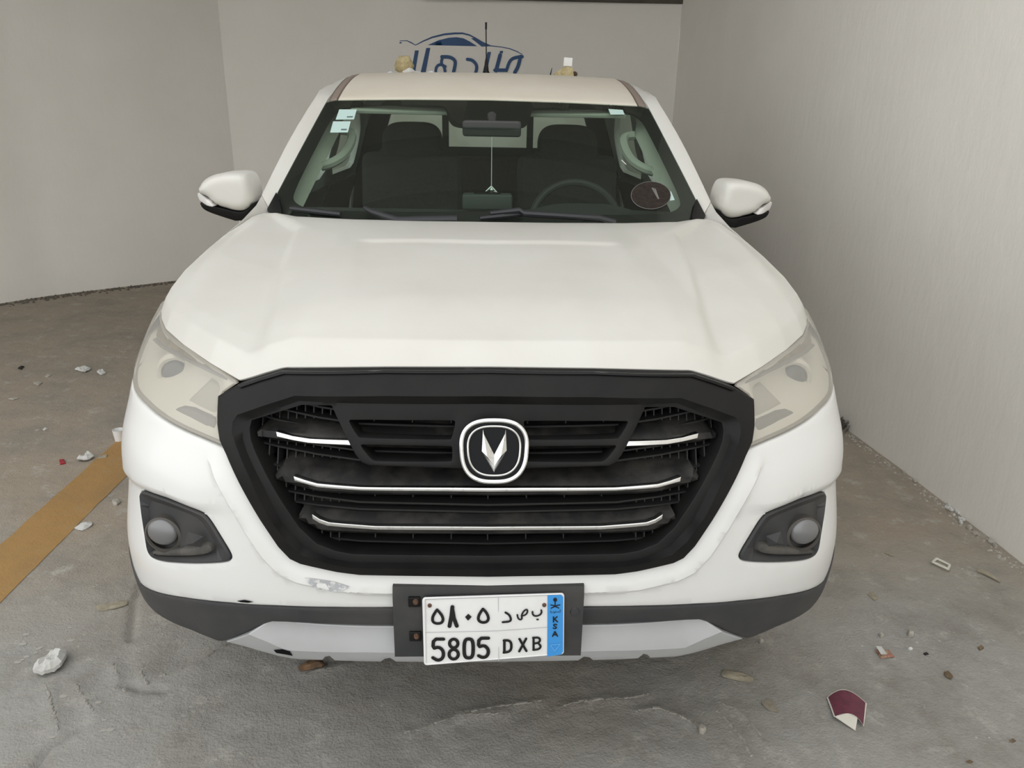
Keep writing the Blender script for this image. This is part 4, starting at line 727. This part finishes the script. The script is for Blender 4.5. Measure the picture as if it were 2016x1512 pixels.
# wings (front fenders)
FO=[tuple(p) for p in T['FEN_O']]
def yat(curve,y):
    for i in range(len(curve)-1):
        a,b=curve[i],curve[i+1]
        if a[1]<=y<=b[1]: return Vector(a).lerp(Vector(b),(y-a[1])/((b[1]-a[1]) or 1))
    return Vector(curve[0] if y<curve[0][1] else curve[-1])
WY,WR=2.33,.46
def arch(y,cy=WY): 
    d=WR*WR-(y-cy)**2; return .38+math.sqrt(d) if d>0 else .36
sx=pchip([.36,.55,.75,.95,1.1,1.2,1.26,1.45,1.70],[.90,.935,.945,.945,.930,.893,.866,.800,.742])
SDt=[tuple(p) for p in SD]
for s in (-1,1):
    secs=[]
    ys=[2.03+i*.02 for i in range(49)]
    for y in ys:
        h=yat(SDt,min(y,2.82)); 
        if y<=2.82: H=h+Vector((.003,0,-.007))
        else: H=Vector((.7943,2.82,1.256)).lerp(Vector((.800,2.93,1.30)),min(1,(y-2.82)/.11)); H.y=y
        if y>=2.48: O=yat(FO,min(y,2.93)); O.y=y
        else: O=H+Vector((.004,0,-.004))
        H.y=y; zO=O.z
        if O.x<H.x+.003: O.x=H.x+.003
        zb=max(arch(y),.42 if y>2.8 else .36)
        prof=[H,H.lerp(O,.5)+Vector((0,0,.004)),O]
        zs=[zO-.03,zO-.07,zO-.12,zO-.19,.95,.85]
        for z in zs:
            tx=sx(z); k=min(1,(zO-z)/.10); x=O.x+(max(tx,O.x)-O.x)*(1-(1-k)**2); prof.append(Vector((x,y,max(z,zb))))
        for k in (.66,.33,0): z=zb+(.85-zb)*k if zb<.85 else zb; prof.append(Vector((sx(z),y,z)))
        prof.append(Vector((sx(zb)-.03,y,zb+.01)))
        secs.append([(s*p.x,p.y,p.z) for p in prof])
    mb=MB(); mb.loft(secs); mb.build('front_wing',HOODP,truck,sharp=40)
    sm=lambda y,z,o,s=s:(s*(sx(z)+o),y,z)
    def dpatch(nm,o,holes=(),par=truck,m=PAINT,off=0,thick=.03,step=.06): return patch(nm,o,sm,m,par,holes=holes,step=step,thick=thick,off=off,bevel=.006 if off==0 else 0)
    w1=chaikin([(3.12,1.30),(3.30,1.425),(3.48,1.54),(3.66,1.625),(3.92,1.64),(3.93,1.30)],1,r=.12); d1=[(3.0,.42),(3.98,.42),(3.98,1.67),(3.64,1.655),(3.46,1.58),(3.22,1.43),(3.0,1.28)]
    dr=dpatch('front_door',d1,[w1]); dpatch('window_pane',inset(w1,-.01),par=dr,m=SGLASS,off=-.02,thick=0); dpatch('door_card',[(3.02,.5),(3.96,.5),(3.96,1.26),(3.05,1.26)],par=dr,m=CABIN,off=-.06,thick=.01)
    mb=MB(); mb.box((s*.955,3.85,1.08),(.03,.2,.035),bev=.012); mb.build('door_handle',PAINT,dr)
    w2=chaikin([(4.08,1.30),(4.08,1.64),(4.55,1.64),(4.74,1.52),(4.80,1.30)],1,r=.12); d2=[(3.99,.42),(4.75,.42),(4.93,.62),(4.96,1.25),(4.90,1.5),(4.72,1.66),(3.99,1.67)]
    dr=dpatch('rear_door',d2,[w2]); dpatch('window_pane',inset(w2,-.01),par=dr,m=SGLASS,off=-.02,thick=0); dpatch('door_card',[(4.0,.5),(4.9,.5),(4.92,1.26),(4.0,1.26)],par=dr,m=CABIN,off=-.06,thick=.01)
    mb=MB(); mb.box((s*.955,4.78,1.08),(.03,.2,.035),bev=.012); mb.build('door_handle',PAINT,dr)
    dpatch('cab_corner',[(4.76,.42),(5.02,.42),(5.02,1.66),(4.73,1.665),(4.91,1.5),(4.97,1.25),(4.94,.62)])
    mb=MB(); mb.loft([[(s*(sx(z)-.045),y,z) for z in (1.26,1.45,1.66)] for y in (3.94,4.06)]); mb.build('centre_pillar_trim',TRIM,truck)
    mb=MB(); mb.box((s*.86,4.0,.40),(.10,1.9,.06),bev=.02); mb.build('side_step',GREYP,truck)
    # bed sides
    arc=[(5.55+WR*math.cos(math.radians(a)),.40+WR*math.sin(math.radians(a))) for a in range(0,181,12)]
    bo=[(5.05,.45),(5.55-WR,.45)]+arc[::-1]+[(5.55+WR,.45),(6.68,.55),(6.70,1.24),(5.05,1.24)]
    dpatch('bed_side',bo,thick=.07)
    # wheels
    for cy in (WY,5.55):
        wl=empty('wheel',(s*.80,cy,.385),truck); c=(s*.80,cy,.385)
        mb=MB(); mb.lathe([(.22,-.10),(.30,-.125),(.36,-.12),(.378,-.10),(.384,-.05),(.384,.05),(.378,.10),(.36,.12),(.30,.125),(.22,.10)],'X',c,48); mb.build('tyre',RUBBER,wl)
        mb=MB(); mb.lathe([(.235,-.10),(.225,-.03),(.225,.09),(.24,.105),(.22,.10),(.205,.05)],'X',c,40)
        for k in range(6):
            a=k*math.pi/3; R=Matrix.Rotation(a,3,'X'); mb.box(Vector(c)+R@Vector((s*.075,0,.13)),(.03,.06,.19),R,.008)
        mb.lathe([(.0,s*.095),(.05,s*.095),(.06,s*.07),(.06,0)],'X',c,24); mb.build('rim',ALLOY,wl)
        mb=MB(); mb.lathe([(.0,-.02),(.16,-.02),(.16,.02),(0,.02)],'X',c,24); mb.build('brake_disc',LAMP_GREY,wl)
        mb=MB(); mb.loft([[(s*x,cy+math.cos(a)*.455,.385+math.sin(a)*.455) for x in (.60,.93)] for a in [math.pi*k/14 for k in range(15)]]); mb.build('arch_liner',DARK,truck)
    # mirror
    mr=empty('door_mirror',(s*.90,3.0,1.26),truck); MY=2.9
    def mmap(dep,h):
        def f(x,z,o): return (s*x,MY+o,z)
        return f
    def dome(poly,h,r): return lambda x,z,o:(s*x,MY-h*math.sqrt(max(0,1-(1-min(1,dedge(x,z,poly)/r))**2))-o*1.0,z)
    cap=chaikin(T['MIR_CAP'],2); mc=patch('mirror_cap',cap,dome(cap,.045,.032),HOODP,mr,step=.010,thick=.11,bevel=0,back=True,sharp=60)
    sig=T['MIR_SIG']; patch('mirror_signal',sig,lambda x,z,o:(s*x,MY-.045-o+1.1*max(0,x-1.02),z),SILVERSIG,mr,step=.008,thick=.08,bevel=.003,grid=False,off=0.0)
    low=chaikin(T['MIR_LOW'],1); patch('mirror_foot',low,lambda x,z,o:(s*x,MY-.025-o+.25*max(0,1.30-z),z),BLACK,mr,step=.01,thick=.10,bevel=.006,back=True)
    mb=MB(); mb.tube([(s*.92,2.95,1.26),(s*.875,3.02,1.235),(s*.86,3.08,1.23)],[.03,.035,.04],10); mb.build('mirror_stalk',BLACK,mr)
    patch('mirror_glass',inset(cap,.01),lambda x,z,o:(s*x,MY+.108+o,z),MIRG,mr,step=.03,thick=.004,bevel=0)
# rear of the cab, bed, underside
rwx=pchip([.45,.95,1.2,1.3,1.66,1.80],[.86,.86,.84,.82,.70,.60])
ro_=[(-.86,.5),(.86,.5),(.86,.95),(.83,1.25),(.70,1.66),(.62,1.765),(-.62,1.765),(-.70,1.66),(-.83,1.25),(-.86,.95)]
rw=chaikin([(-.66,1.405),(.66,1.405),(.58,1.655),(-.58,1.655)],2,r=.12)
rp=patch('cab_rear_panel',ro_,lambda x,z,o:(x,5.0-o,z),CABIN,truck,holes=[rw],step=.08,thick=-.04,bevel=0)
patch('rear_window',inset(rw,-.01),lambda x,z,o:(x,5.01-o,z),SGLASS,truck,step=.1,thick=0,bevel=0)
for x in (-.262,.262):
    mb=MB(); mb.box((x,4.99,1.53),(.04,.03,.27),bev=.004); mb.build('window_rail',CABIN,rp)
mb=MB(); mb.box((0,4.985,1.395),(1.3,.03,.05),bev=.004); mb.box((0,4.985,1.668),(1.2,.03,.04),bev=.004); mb.build('window_surround',CABIN,rp)
mb=MB(); mb.box((0,5.85,.70),(1.7,1.6,.04)); mb.box((0,5.06,.95),(1.75,.04,.52)); mb.build('bed_floor',PAINT,truck,smooth=False)
mb=MB(); mb.box((0,6.70,.95),(1.74,.06,.58),bev=.015); mb.build('tailgate',PAINT,truck)
mb=MB(); mb.box((0,6.80,.52),(1.7,.14,.16),bev=.03); mb.build('rear_bumper',GREYP,truck)
mb=MB()
for x in (-.5,.5): mb.box((x,4.2,.50),(.10,4.8,.14))
mb.box((0,2.33,.40),(1.3,.12,.12)); mb.box((0,5.55,.40),(1.3,.12,.12)); mb.box((0,2.1,.55),(.9,.7,.2)); mb.build('chassis',DARK,truck,smooth=False)
mb=MB(); mb.box((0,3.85,.56),(1.76,2.3,.05)); mb.box((0,2.72,.86),(1.6,.04,.66)); mb.build('cab_floor',CABIN,truck,smooth=False)
mb=MB(); mb.loft([[(x,y,roofz(x,y)-.045) for x in (-.68,-.4,0,.4,.68)] for y in (3.50,3.8,4.2,4.6,4.98)]); mb.build('headlining',TRIM,truck)
# cabin fittings
dash=MB(); dash.loft([[(x,gY(x*.93,1.28)+.02,1.262),(x,2.98+.03*abs(x),1.262+.012*math.exp(-((x-.38)/.2)**2)),(x,3.10,1.245+.035*math.exp(-((x-.38)/.19)**4)),(x,3.16,1.19),(x,3.15,1.0),(x,3.05,.75)] for x in [-.78+.04*i for i in range(40)]]); dash=dash.build('dashboard',CABIN,truck)
sw=empty('steering_wheel',(.375,3.30,1.17),truck); R=Matrix.Rotation(math.radians(-28),3,'X'); c=Vector((.375,3.30,1.17))
mb=MB(); mb.tube([c+R@Vector((.19*math.cos(k*math.pi/18),0,.19*math.sin(k*math.pi/18))) for k in range(36)],.016,10,True); mb.build('wheel_rim',CABIN,sw)
mb=MB()
for a in (0,180,270): mb.tube([c,c+R@Vector((.185*math.cos(math.radians(a)),0,.185*math.sin(math.radians(a))))],.018,8)
mb.box(c,(.13,.05,.11),R,.02); mb.build('wheel_hub',CABIN,sw)
def seat(x,y,wd,hx):
    t=empty('front_seat',(x,y,.6),truck); Rt=Matrix.Rotation(math.radians(-10),3,'X')
    mb=MB(); mb.box((x,y-.25,.80),(wd,.52,.18),bev=.06); mb.build('seat_cushion',FABRIC,t)
    mb=MB(); mb.box((x,y+.02,1.13),(wd,.14,.60),Rt,.06); mb.build('seat_back',FABRIC,t)
    hr=[(x+hx+.145*math.copysign(abs(math.cos(a))**.55,math.cos(a)),1.455+.115*math.copysign(abs(math.sin(a))**.7,math.sin(a))) for a in [k*math.pi/20 for k in range(40)]]
    patch('headrest',hr,lambda X,Z,o:(X,y+.06-o+.10*(Z-1.45),Z),FABRIC,t,step=.03,thick=.13,bevel=.02,off=.05,back=True)
    mb=MB(); mb.box((x+hx,y+.06,1.39),(.33,.10,.12),Rt,.045); mb.build('shoulder_pad',FABRIC,t)
seat(-.375,3.90,.50,0); seat(.395,3.90,.50,0)
rs=empty('rear_seat',(0,4.7,.6),truck); mb=MB(); mb.box((0,4.55,.78),(1.4,.5,.18),bev=.06); mb.build('seat_cushion',FABRIC,rs)
mb=MB(); mb.box((0,4.83,1.08),(1.42,.14,.58),bev=.05); mb.build('seat_back',FABRIC,rs)
rm_=empty('rear_view_mirror',gmap(0.01,1.60,-.05),truck); c=Vector((.012,3.22,1.555))
mb=MB(); mb.box(c+Vector((0,.0,0)),(.235,.03,.062),Matrix.Rotation(.12,3,'X'),.014); mb.build('mirror_body',CABIN,rm_)
mb=MB(); mb.tube([c+Vector((0,-.0,.03)),Vector(gmap(.012,1.612,-.015))],[.012,.022],10); mb.build('mirror_stem',CABIN,rm_)
for s in (-1,1):
    mb=MB(); mb.box((s*.37,3.47,1.632),(.42,.15,.016),Matrix.Rotation(math.radians(18),3,'X'),.006); mb.build('sun_visor',TRIM,truck)
an=empty('roof_aerial',(-.012,4.62,1.81),truck)
mb=MB(); mb.lathe([(.030,-.01),(.026,.012),(.014,.03),(.009,.075),(.004,.10)],'Z',(-.012,4.62,1.812),16); mb.build('aerial_base',BLACK,an)
mb=MB(); mb.tube([(-.012,4.62,1.90),(-.014,4.62,2.0),(-.015,4.62,2.055)],.0032,8); mb.tube([(-.015,4.62,2.055),(-.015,4.62,2.09)],.0055,8); mb.build('aerial_mast',BLACK,an)
# ---------------------------------------------------------------- loose things on and in the truck
pend=tag(empty('hanging_ornament',(.02,3.2,1.53)),'thin white cord ornament hanging from the rear view mirror','ornament')
mb=MB(); mb.tube([(.012,3.19,1.525),(.012,3.17,1.40),(.012,3.16,1.335)],.0016,6); mb.build('cord',WHITE,pend)
mb=MB(); mb.tube([(.012,3.16,1.335),(-.010,3.16,1.315),(.012,3.155,1.318),(.034,3.16,1.312),(.012,3.16,1.335)],.004,6); mb.lathe([(0,.012),(.011,.0),(.008,-.012),(0,-.016)],'Z',(.012,3.155,1.322),12); mb.build('charm',CHROME,pend)
box=tag(empty('tissue_box',(0,2.93,1.27)),'dark grey box lying on the dashboard below the hanging ornament','box')
mb=MB(); mb.box((-.005,2.93,1.30),(.185,.09,.055),bev=.01); mb.build('box_body',mat('box_grey',(.06,.07,.068),.5),box)
mb=MB(); mb.box((-.005,2.93,1.3285),(.10,.022,.003),bev=.001); mb.build('box_slot',DARK,box)
FOAM=mat('yellow_foam',(.50,.42,.24),.9,noise_scale=40,col2=(.36,.29,.15),bump=.6,bump_scale=120)
PAPER=mat('white_paper',(.62,.62,.60),.8,noise_scale=25,col2=(.52,.51,.48))
def lump(name,c,d,seed,m,parent=None,rough=.25,n=2):
    bm=bmesh.new(); bmesh.ops.create_icosphere(bm,subdivisions=n,radius=.5)
    for v in bm.verts:
        k=1+rough*noise.noise(v.co*3.1+Vector((seed*3.7,seed,0)))+rough*.5*noise.noise(v.co*7+Vector((seed,0,2)))
        v.co=Vector((v.co.x*d[0],v.co.y*d[1],v.co.z*d[2]))*k
    bm.verts.index_update(); V=[v.co+Vector(c) for v in bm.verts]; Fc=[[v.index for v in f.verts] for f in bm.faces]; bm.free()
    return obj(name,V,Fc,m,parent,sharp=30)
ry=4.45
f1=tag(empty('foam_lump',(-.46,ry,roofz(.46,ry))),'yellow foam lump with a white scrap on the left side of the truck roof','foam')
lump('foam_body',(-.455,ry,roofz(.46,ry)+.042),(.10,.08,.10),3,FOAM,f1); lump('white_scrap',(-.43,ry-.02,roofz(.43,ry)+.010),(.07,.04,.035),5,PAPER,f1)
f2=tag(empty('foam_wedge',(.40,ry,roofz(.4,ry))),'yellow foam wedge standing on the right side of the truck roof','foam')
z=roofz(.41,ry)-.002; mb=MB(); mb.add([(.355,ry-.04,z),(.46,ry-.04,z),(.46,ry+.04,z),(.355,ry+.04,z),(.36,ry-.035,z+.02),(.415,ry-.03,z+.055),(.455,ry-.03,z+.045),(.455,ry+.03,z+.045),(.415,ry+.03,z+.055),(.36,ry+.03,z+.02)],[(0,1,2,3),(0,1,6,5,4),(1,2,7,6),(2,3,9,8,7),(3,0,4,9),(4,5,8,9),(5,6,7,8)]); mb.build('foam_body',FOAM,f2,smooth=False)
lump('brown_end',(.468,ry,z+.016),(.03,.04,.03),9,mat('foam_brown',(.09,.06,.035),.9),f2)
mb=MB(); mb.box((.43,ry+.01,z+.078),(.046,.008,.042),Matrix.Rotation(.05,3,'Y')); mb.build('paper_tab',WHITE,f2,smooth=False)
mb=MB(); mb.tube([(.335,ry,z),(.338,ry,z+.02),(.343,ry,z+.045)],[.004,.003,.0015],6); tag(mb.build('twig',BLACK),'thin dark twig stuck upright beside the foam wedge on the roof','twig')
mb=MB(); secs=[]
for i in range(13):
    x=-.56+.27*i/12; h=.012+.008*math.sin(i*1.9); zz=roofz(x,ry+.12); secs.append([(x,ry+.08,zz+.001),(x,ry+.09,zz+h),(x,ry+.16,zz+h*.8),(x,ry+.17,zz+.001)])
mb.loft(secs,cap=True); tag(mb.build('plastic_sheet',mat('plastic_white_blue',(.66,.69,.76),.5)),'pale crumpled plastic strip lying flat on the roof behind the foam lump','plastic sheet')
# ---------------------------------------------------------------- litter on the floor
D=T['DEB']
def litter(name,pts,m,label,cat,h=.006,curl=.012,seed=1,group=None,kind=None):
    """thin crumpled piece: outline on the floor, lifted and creased, with thickness"""
    pts=chaikin(pts,1,r=.15) if len(pts)>4 else pts
    if area(pts)<0: pts=pts[::-1]
    pts=resamp(pts,.016); c=(sum(p[0] for p in pts)/len(pts),sum(p[1] for p in pts)/len(pts)); rmax=max(math.dist(p,c) for p in pts)
    V=[];Fc=[]; rings=(1.0,.66,.33); n=len(pts)
    def hz(x,y): return floor_z(x,y)+h+curl*(.5+.5*noise.noise(Vector((x*22,y*22,seed*1.7)))+.6*abs(noise.noise(Vector((x*45,y*45,seed)))))
    for lay in (0,1):
        for k in rings:
            for p in pts:
                x=c[0]+(p[0]-c[0])*k; y=c[1]+(p[1]-c[1])*k; z=hz(x,y); e=.6 if k==1.0 else 1
                zz=floor_z(x,y)+(z-floor_z(x,y))*(e) ; V.append((x,y,zz if lay==0 else max(floor_z(x,y)-.0005,zz-max(.002,h))))
        V.append((c[0],c[1],hz(*c)-(0 if lay==0 else max(.002,h))))
    m0=3*n+1
    for lay in (0,1):
        o=lay*m0
        for r in range(2):
            for i in range(n): Fc.append((o+r*n+i,o+r*n+(i+1)%n,o+(r+1)*n+(i+1)%n,o+(r+1)*n+i))
        for i in range(n): Fc.append((o+2*n+i,o+2*n+(i+1)%n,o+3*n))
    for i in range(n): Fc.append((i,(i+1)%n,m0+(i+1)%n,m0+i))
    return tag(obj(name,V,Fc,m,sharp=22),label,cat,group,kind)
CARD=mat('faded_cardboard',(.36,.32,.24),.9,noise_scale=30,col2=(.27,.24,.18)); BROWN=mat('brown_leaf',(.13,.09,.055),.9,noise_scale=60,col2=(.20,.15,.09)); RUSTY=mat('rusty_card',(.22,.13,.07),.9,noise_scale=40,col2=(.12,.075,.045))
STONE=mat('pale_stone',(.42,.40,.35),.9,noise_scale=60,col2=(.34,.31,.27)); REDM=mat('red_scrap',(.30,.02,.03),.6); MAROON=mat('maroon_card',(.16,.035,.06),.6,noise_scale=35,col2=(.12,.028,.05)); BLK=mat('black_leaf',(.02,.018,.016),.9); CREAM=mat('cream_card',(.66,.64,.56),.7); SALMON=mat('faded_red_print',(.32,.13,.10),.7,noise_scale=90,col2=(.42,.30,.20))
litter('crumpled_paper',D['paper_big'],PAPER,'large crumpled whitish paper ball on the floor at front left','paper',.012,.05,2)
litter('cardboard_strip',D['beige_strip'],CARD,'flattened beige cardboard strip left of the black bumper corner','cardboard',.004,.008,3)
litter('rusty_card',D['rusty'],RUSTY,'folded rust-brown card piece under the silver skid plate edge','cardboard',.008,.015,4)
litter('torn_paper',D['torn'],PAPER,'torn white paper flake on the right edge of the yellow line','paper',.004,.012,5)
litter('pebble',D['pebble_l'],STONE,'flat pale pebble between yellow line and left bumper side','stone',.010,.006,6)
litter('paper_cone',D['cone'],PAPER,'white folded paper corner on the yellow line beside a tan strip','paper',.005,.03,7)
litter('paper_tail',D['tail'],CARD,'thin tan paper strip on the yellow line next to white paper','paper',.003,.008,8)
litter('red_bit',D['red_bit'],REDM,'small red plastic bit left of the yellow line','scrap',.008,.006,9)
litter('paper_scrap',D['paper_far'],PAPER,'larger white paper scrap on floor left of the hazed headlight','paper',.004,.02,10)
litter('paper_scrap',D['paper_far2'],PAPER,'smaller white oval scrap just right of the larger paper scrap','paper',.004,.014,11)
litter('dead_leaf',D['leaf_black'],BLK,'black dead leaf on the far left floor','leaf',.003,.012,12)
litter('paper_scrap',D['s1'],STONE,'greyish scrap below the black leaf on the left floor','paper',.003,.008,13)
litter('paper_scrap',D['s2'],STONE,'pale thin scrap between black leaf and white paper scraps','paper',.003,.006,14)
litter('paper_scrap',D['s3'],STONE,'pale thin scrap nearest the left picture edge','paper',.003,.006,15)
litter('paper_scrap',D['s4'],PAPER,'tiny white scrap above the red bit','paper',.003,.006,16)
litter('paper_scrap',D['s5'],STONE,'tiny dull scrap left of the white one above the red bit','paper',.003,.005,17)
p=D['cup_edge']; cxx=(p[0][0]+p[2][0])/2+.03; cyy=p[0][1]
mb=MB(); mb.lathe([(.0,0),(.022,0),(.028,.06),(.0265,.06),(.021,.004),(0,.004)],'Z',(cxx,cyy,floor_z(cxx,cyy)),20); tag(mb.build('paper_cup',WHITE),'small white paper cup standing behind the left bumper flank','cup')
# torn cup sleeve
sl=tag(empty('cup_sleeve',(1.06,1.74,0)),'torn maroon cup sleeve with cream edges on the floor at right','cup sleeve')
SP=[Vector((*q,0)) for q in D['sleeve']]
def slp(u,v):
    A,B,C_,Dd,E_,F1,F2=SP[:7]
    top=A*(1-u)**2+(B*2-(A+C_)*.5)*2*u*(1-u)+C_*u*u
    bot=E_*(1-u)**2+((F1+F2)-(E_+Dd)*.5)*2*u*(1-u)+Dd*u*u
    p=top.lerp(bot,v); p.z=floor_z(p.x,p.y)+.005+.014*math.sin(math.pi*u)*(1-.3*v)+.006*v; return p
def sheet(name,m,u0,u1,v0,v1,dz,par,nu=16,nv=8,th=.0022):
    V=[];
    for lay in (0,1):
        for j in range(nv+1):
            for i in range(nu+1):
                q=slp(u0+(u1-u0)*i/nu,v0+(v1-v0)*j/nv); V.append((q.x,q.y,q.z+dz-lay*th))
    n=nu+1; k=n*(nv+1); Fc=[]
    for lay in (0,1): Fc+=[(lay*k+j*n+i,lay*k+j*n+i+1,lay*k+(j+1)*n+i+1,lay*k+(j+1)*n+i) for j in range(nv) for i in range(nu)]
    rg=list(range(n))+[j*n+nu for j in range(1,nv+1)]+[nv*n+i for i in range(nu-1,-1,-1)]+[j*n for j in range(nv-1,0,-1)]
    Fc+=[(rg[i],rg[(i+1)%len(rg)],k+rg[(i+1)%len(rg)],k+rg[i]) for i in range(len(rg))]
    return obj(name,V,Fc,m,par,sharp=40)
sheet('sleeve_outer',MAROON,.03,.97,.045,1,.0015,sl); sheet('sleeve_edge',CREAM,0,1,0,1.0,0,sl)
f0,f1,f2=slp(.02,1.0),slp(.38,.99),slp(.70,.99); tip=SP[8].copy(); tip.z=floor_z(tip.x,tip.y)+.004; md=f0.lerp(tip,.55)
def th(P,t=.002): n=len(P); return [tuple(p) for p in P]+[(p.x,p.y,p.z-t) for p in P],[tuple(range(n)),tuple(range(n,2*n))]+[(i,(i+1)%n,n+(i+1)%n,n+i) for i in range(n)]
mb=MB(); mb.add(*th([f0,f1,f2,SP[7]+Vector((0,0,f2.z)),tip,md])); mb.build('folded_flap',CREAM,sl,smooth=False)
rw_=litter('printed_scrap',D['redwhite'],SALMON,'faded red and white printed scrap above the maroon sleeve','scrap',.003,.006,18)
a,b,c,d=D['redwhite']; P=[a,(a[0]*.6+b[0]*.4,a[1]*.6+b[1]*.4),(d[0]*.55+c[0]*.45,d[1]*.55+c[1]*.45),d]
mb=MB(); mb.add([(x,y,floor_z(x,y)+.016) for x,y in P],[(0,1,2,3)]); mb.build('white_end',PAPER,rw_)
for k,m,lab,cat,h,cu in (('st1',STONE,'pale knobbly stone above the printed scrap at right','stone',.012,.012),('st2',STONE,'smaller flat stone left of the knobbly one','stone',.006,.006),('chip',WHITE,'bright white chip below the knobbly stone','chip',.005,.004),('br1',BLK,'tiny dark brown bit right of the printed scrap','scrap',.003,.004),('leaf1',BROWN,'curled brown leaf right of the maroon sleeve','leaf',.004,.014),('leaf2',BROWN,'brown leaf farthest right, above the curled one','leaf',.004,.01),('strip_r',CARD,'torn tan cardboard strip left of the maroon sleeve','cardboard',.006,.012),('flake',mat('tan_flake',(.24,.205,.155),.9,noise_scale=40,col2=(.30,.27,.22)),'thin tan flake pressed into the screed near the sleeve','cardboard',.002,.006),('pb1',STONE,'pale pebble on the bottom floor, left of the sleeve','stone',.010,.008),('pb2',STONE,'small pebble at the tip of the right black bumper corner','stone',.008,.008),('scrap_r',CARD,'narrow beige sliver beside the right side of the bumper','cardboard',.003,.008),('stain_leaf',CARD,'flat dull cardboard flake right of the black bumper corner','cardboard',.002,.004),('leaf3',BROWN,'small brown leaf at the bottom edge, right side','leaf',.003,.006),('leaf4',BROWN,'small brown leaf in the bottom right corner','leaf',.003,.006)):
    litter({'stone':'stone','leaf':'dead_leaf','cardboard':'cardboard_piece','chip':'white_chip','scrap':'brown_bit'}[cat],D[k],m,lab,cat,h,cu,len(k)+ord(k[0]))
cd=litter('card_tray',D['card'],CARD,'small grey cardboard frame piece by the right wall','cardboard',.004,.004,31)
a,b,c,d=D['card']; P=[a,b,c,d]; mb=MB()
for i in range(4):
    p0,p1=P[i],P[(i+1)%4]; mb.tube([(p0[0],p0[1],floor_z(*p0)+.012),(p1[0],p1[1],floor_z(*p1)+.012)],.005,6)
mb.build('raised_edge',CREAM,cd)
a,b=D['stick']; mb=MB(); mb.tube([(a[0],a[1],floor_z(*a)+.008),((a[0]+b[0])/2,(a[1]+b[1])/2+.006,floor_z(*a)+.010),(b[0],b[1],floor_z(*b)+.006)],[.010,.008,.004],7); tag(mb.build('stick',CARD),'splintered stick lying near the foot of the right wall','stick')
for i,(x,y) in enumerate(D['fk']):
    r=.006+.009*random.random(); p=[(x+r*math.cos(t)*(.6+.6*random.random())-.004,y+1.5*r*math.sin(t)*(.6+.6*random.random())) for t in [k*math.pi/3 for k in range(6)]]
    litter('plaster_flake',p,PAPER if i<8 else STONE,'white plaster flakes fallen along the foot of the right wall','flake',.006,.012,40+i,'plaster flakes along the right wall')
# dust tuft in the corner by the right wall, crumbs, paint drops: uncountable
x0,y0=D['tuft'][0]; mb=MB()
for i in range(70):
    a=random.random()*6.28; l=.03+.05*random.random(); b=Vector((x0+random.gauss(-.03,.025),y0+random.gauss(.05,.04),.002)); e=b+Vector((math.cos(a)*l*.6,math.sin(a)*l*.6,l*.9)); mb.tube([b,b.lerp(e,.5)+Vector((0,0,.008)),e],[.004,.003,.001],4)
tag(mb.build('dust_tuft',mat('dusty_fluff',(.16,.145,.125),.95)),'grey tuft of dry fluff at the foot of the right wall','debris',kind='stuff')
mb=MB()
def crumb(x,y,r):
    z=floor_z(x,y); k=[.7+.6*random.random() for _ in range(5)]; V=[(x+r*k[i]*math.cos(i*1.2566),y+r*k[i]*math.sin(i*1.2566),z) for i in range(5)]+[(x+r*.2,y,z+r*(.5+.6*random.random()))]
    mb.add(V,[(i,(i+1)%5,5) for i in range(5)])
WL=[(2.0,3.79),(2.045,3.2),(2.083,2.49),(2.11,1.7)]
for i in range(260):
    q=at([(*p,0) for p in WL],random.random()); crumb(q.x-abs(random.gauss(0,.03))-.014,q.y,.003+.006*random.random())
tag(mb.build('plaster_crumbs',STONE,smooth=False),'fine plaster crumbs scattered along the foot of the right wall','debris',kind='stuff')
mb=MB(); LL=[(-4.53,6.2),(-4.196,6.58),(-3.94,6.90),(-3.617,7.18),(-3.08,7.635)]
for i in range(320):
    q=at([(*p,0) for p in LL],random.random()); d=abs(random.gauss(0,.06)); crumb(q.x+d*.6+.03,q.y-d*.8-.03,.006+.016*random.random())
tag(mb.build('earth_crumbs',mat('dark_earth',(.12,.105,.085),.95),smooth=False),'dark earth crumbs piled along the foot of the left wall','debris',kind='stuff')
mb=MB()
for i in range(420):
    x=random.uniform(-2.2,1.9); y=random.uniform(1.05,3.3); 
    if y>1.36 and abs(x)<1.0: continue
    crumb(x,y,.0012+.0025*random.random()**2)
tag(mb.build('floor_grit',mat('grit',(.46,.45,.42),.9),smooth=False),'pale grit sprinkled over the concrete floor','grit',kind='stuff')
mb=MB()
for x,y in T['SPOTS']:
    r=.003+.005*random.random(); n=9; V=[(x,y,floor_z(x,y)+.0016)]+[(x+1.6*r*math.cos(k*6.283/n)*(.8+.4*random.random()),y+r*math.sin(k*6.283/n),floor_z(x,y)+.0012) for k in range(n)]; mb.add(V,[(0,k+1,(k+1)%n+1) for k in range(n)])
tag(mb.build('paint_drops',mat('paint_drop',(.40,.385,.35),.8),smooth=False),'whitish dried paint drops on the floor at front left','paint',kind='stuff')
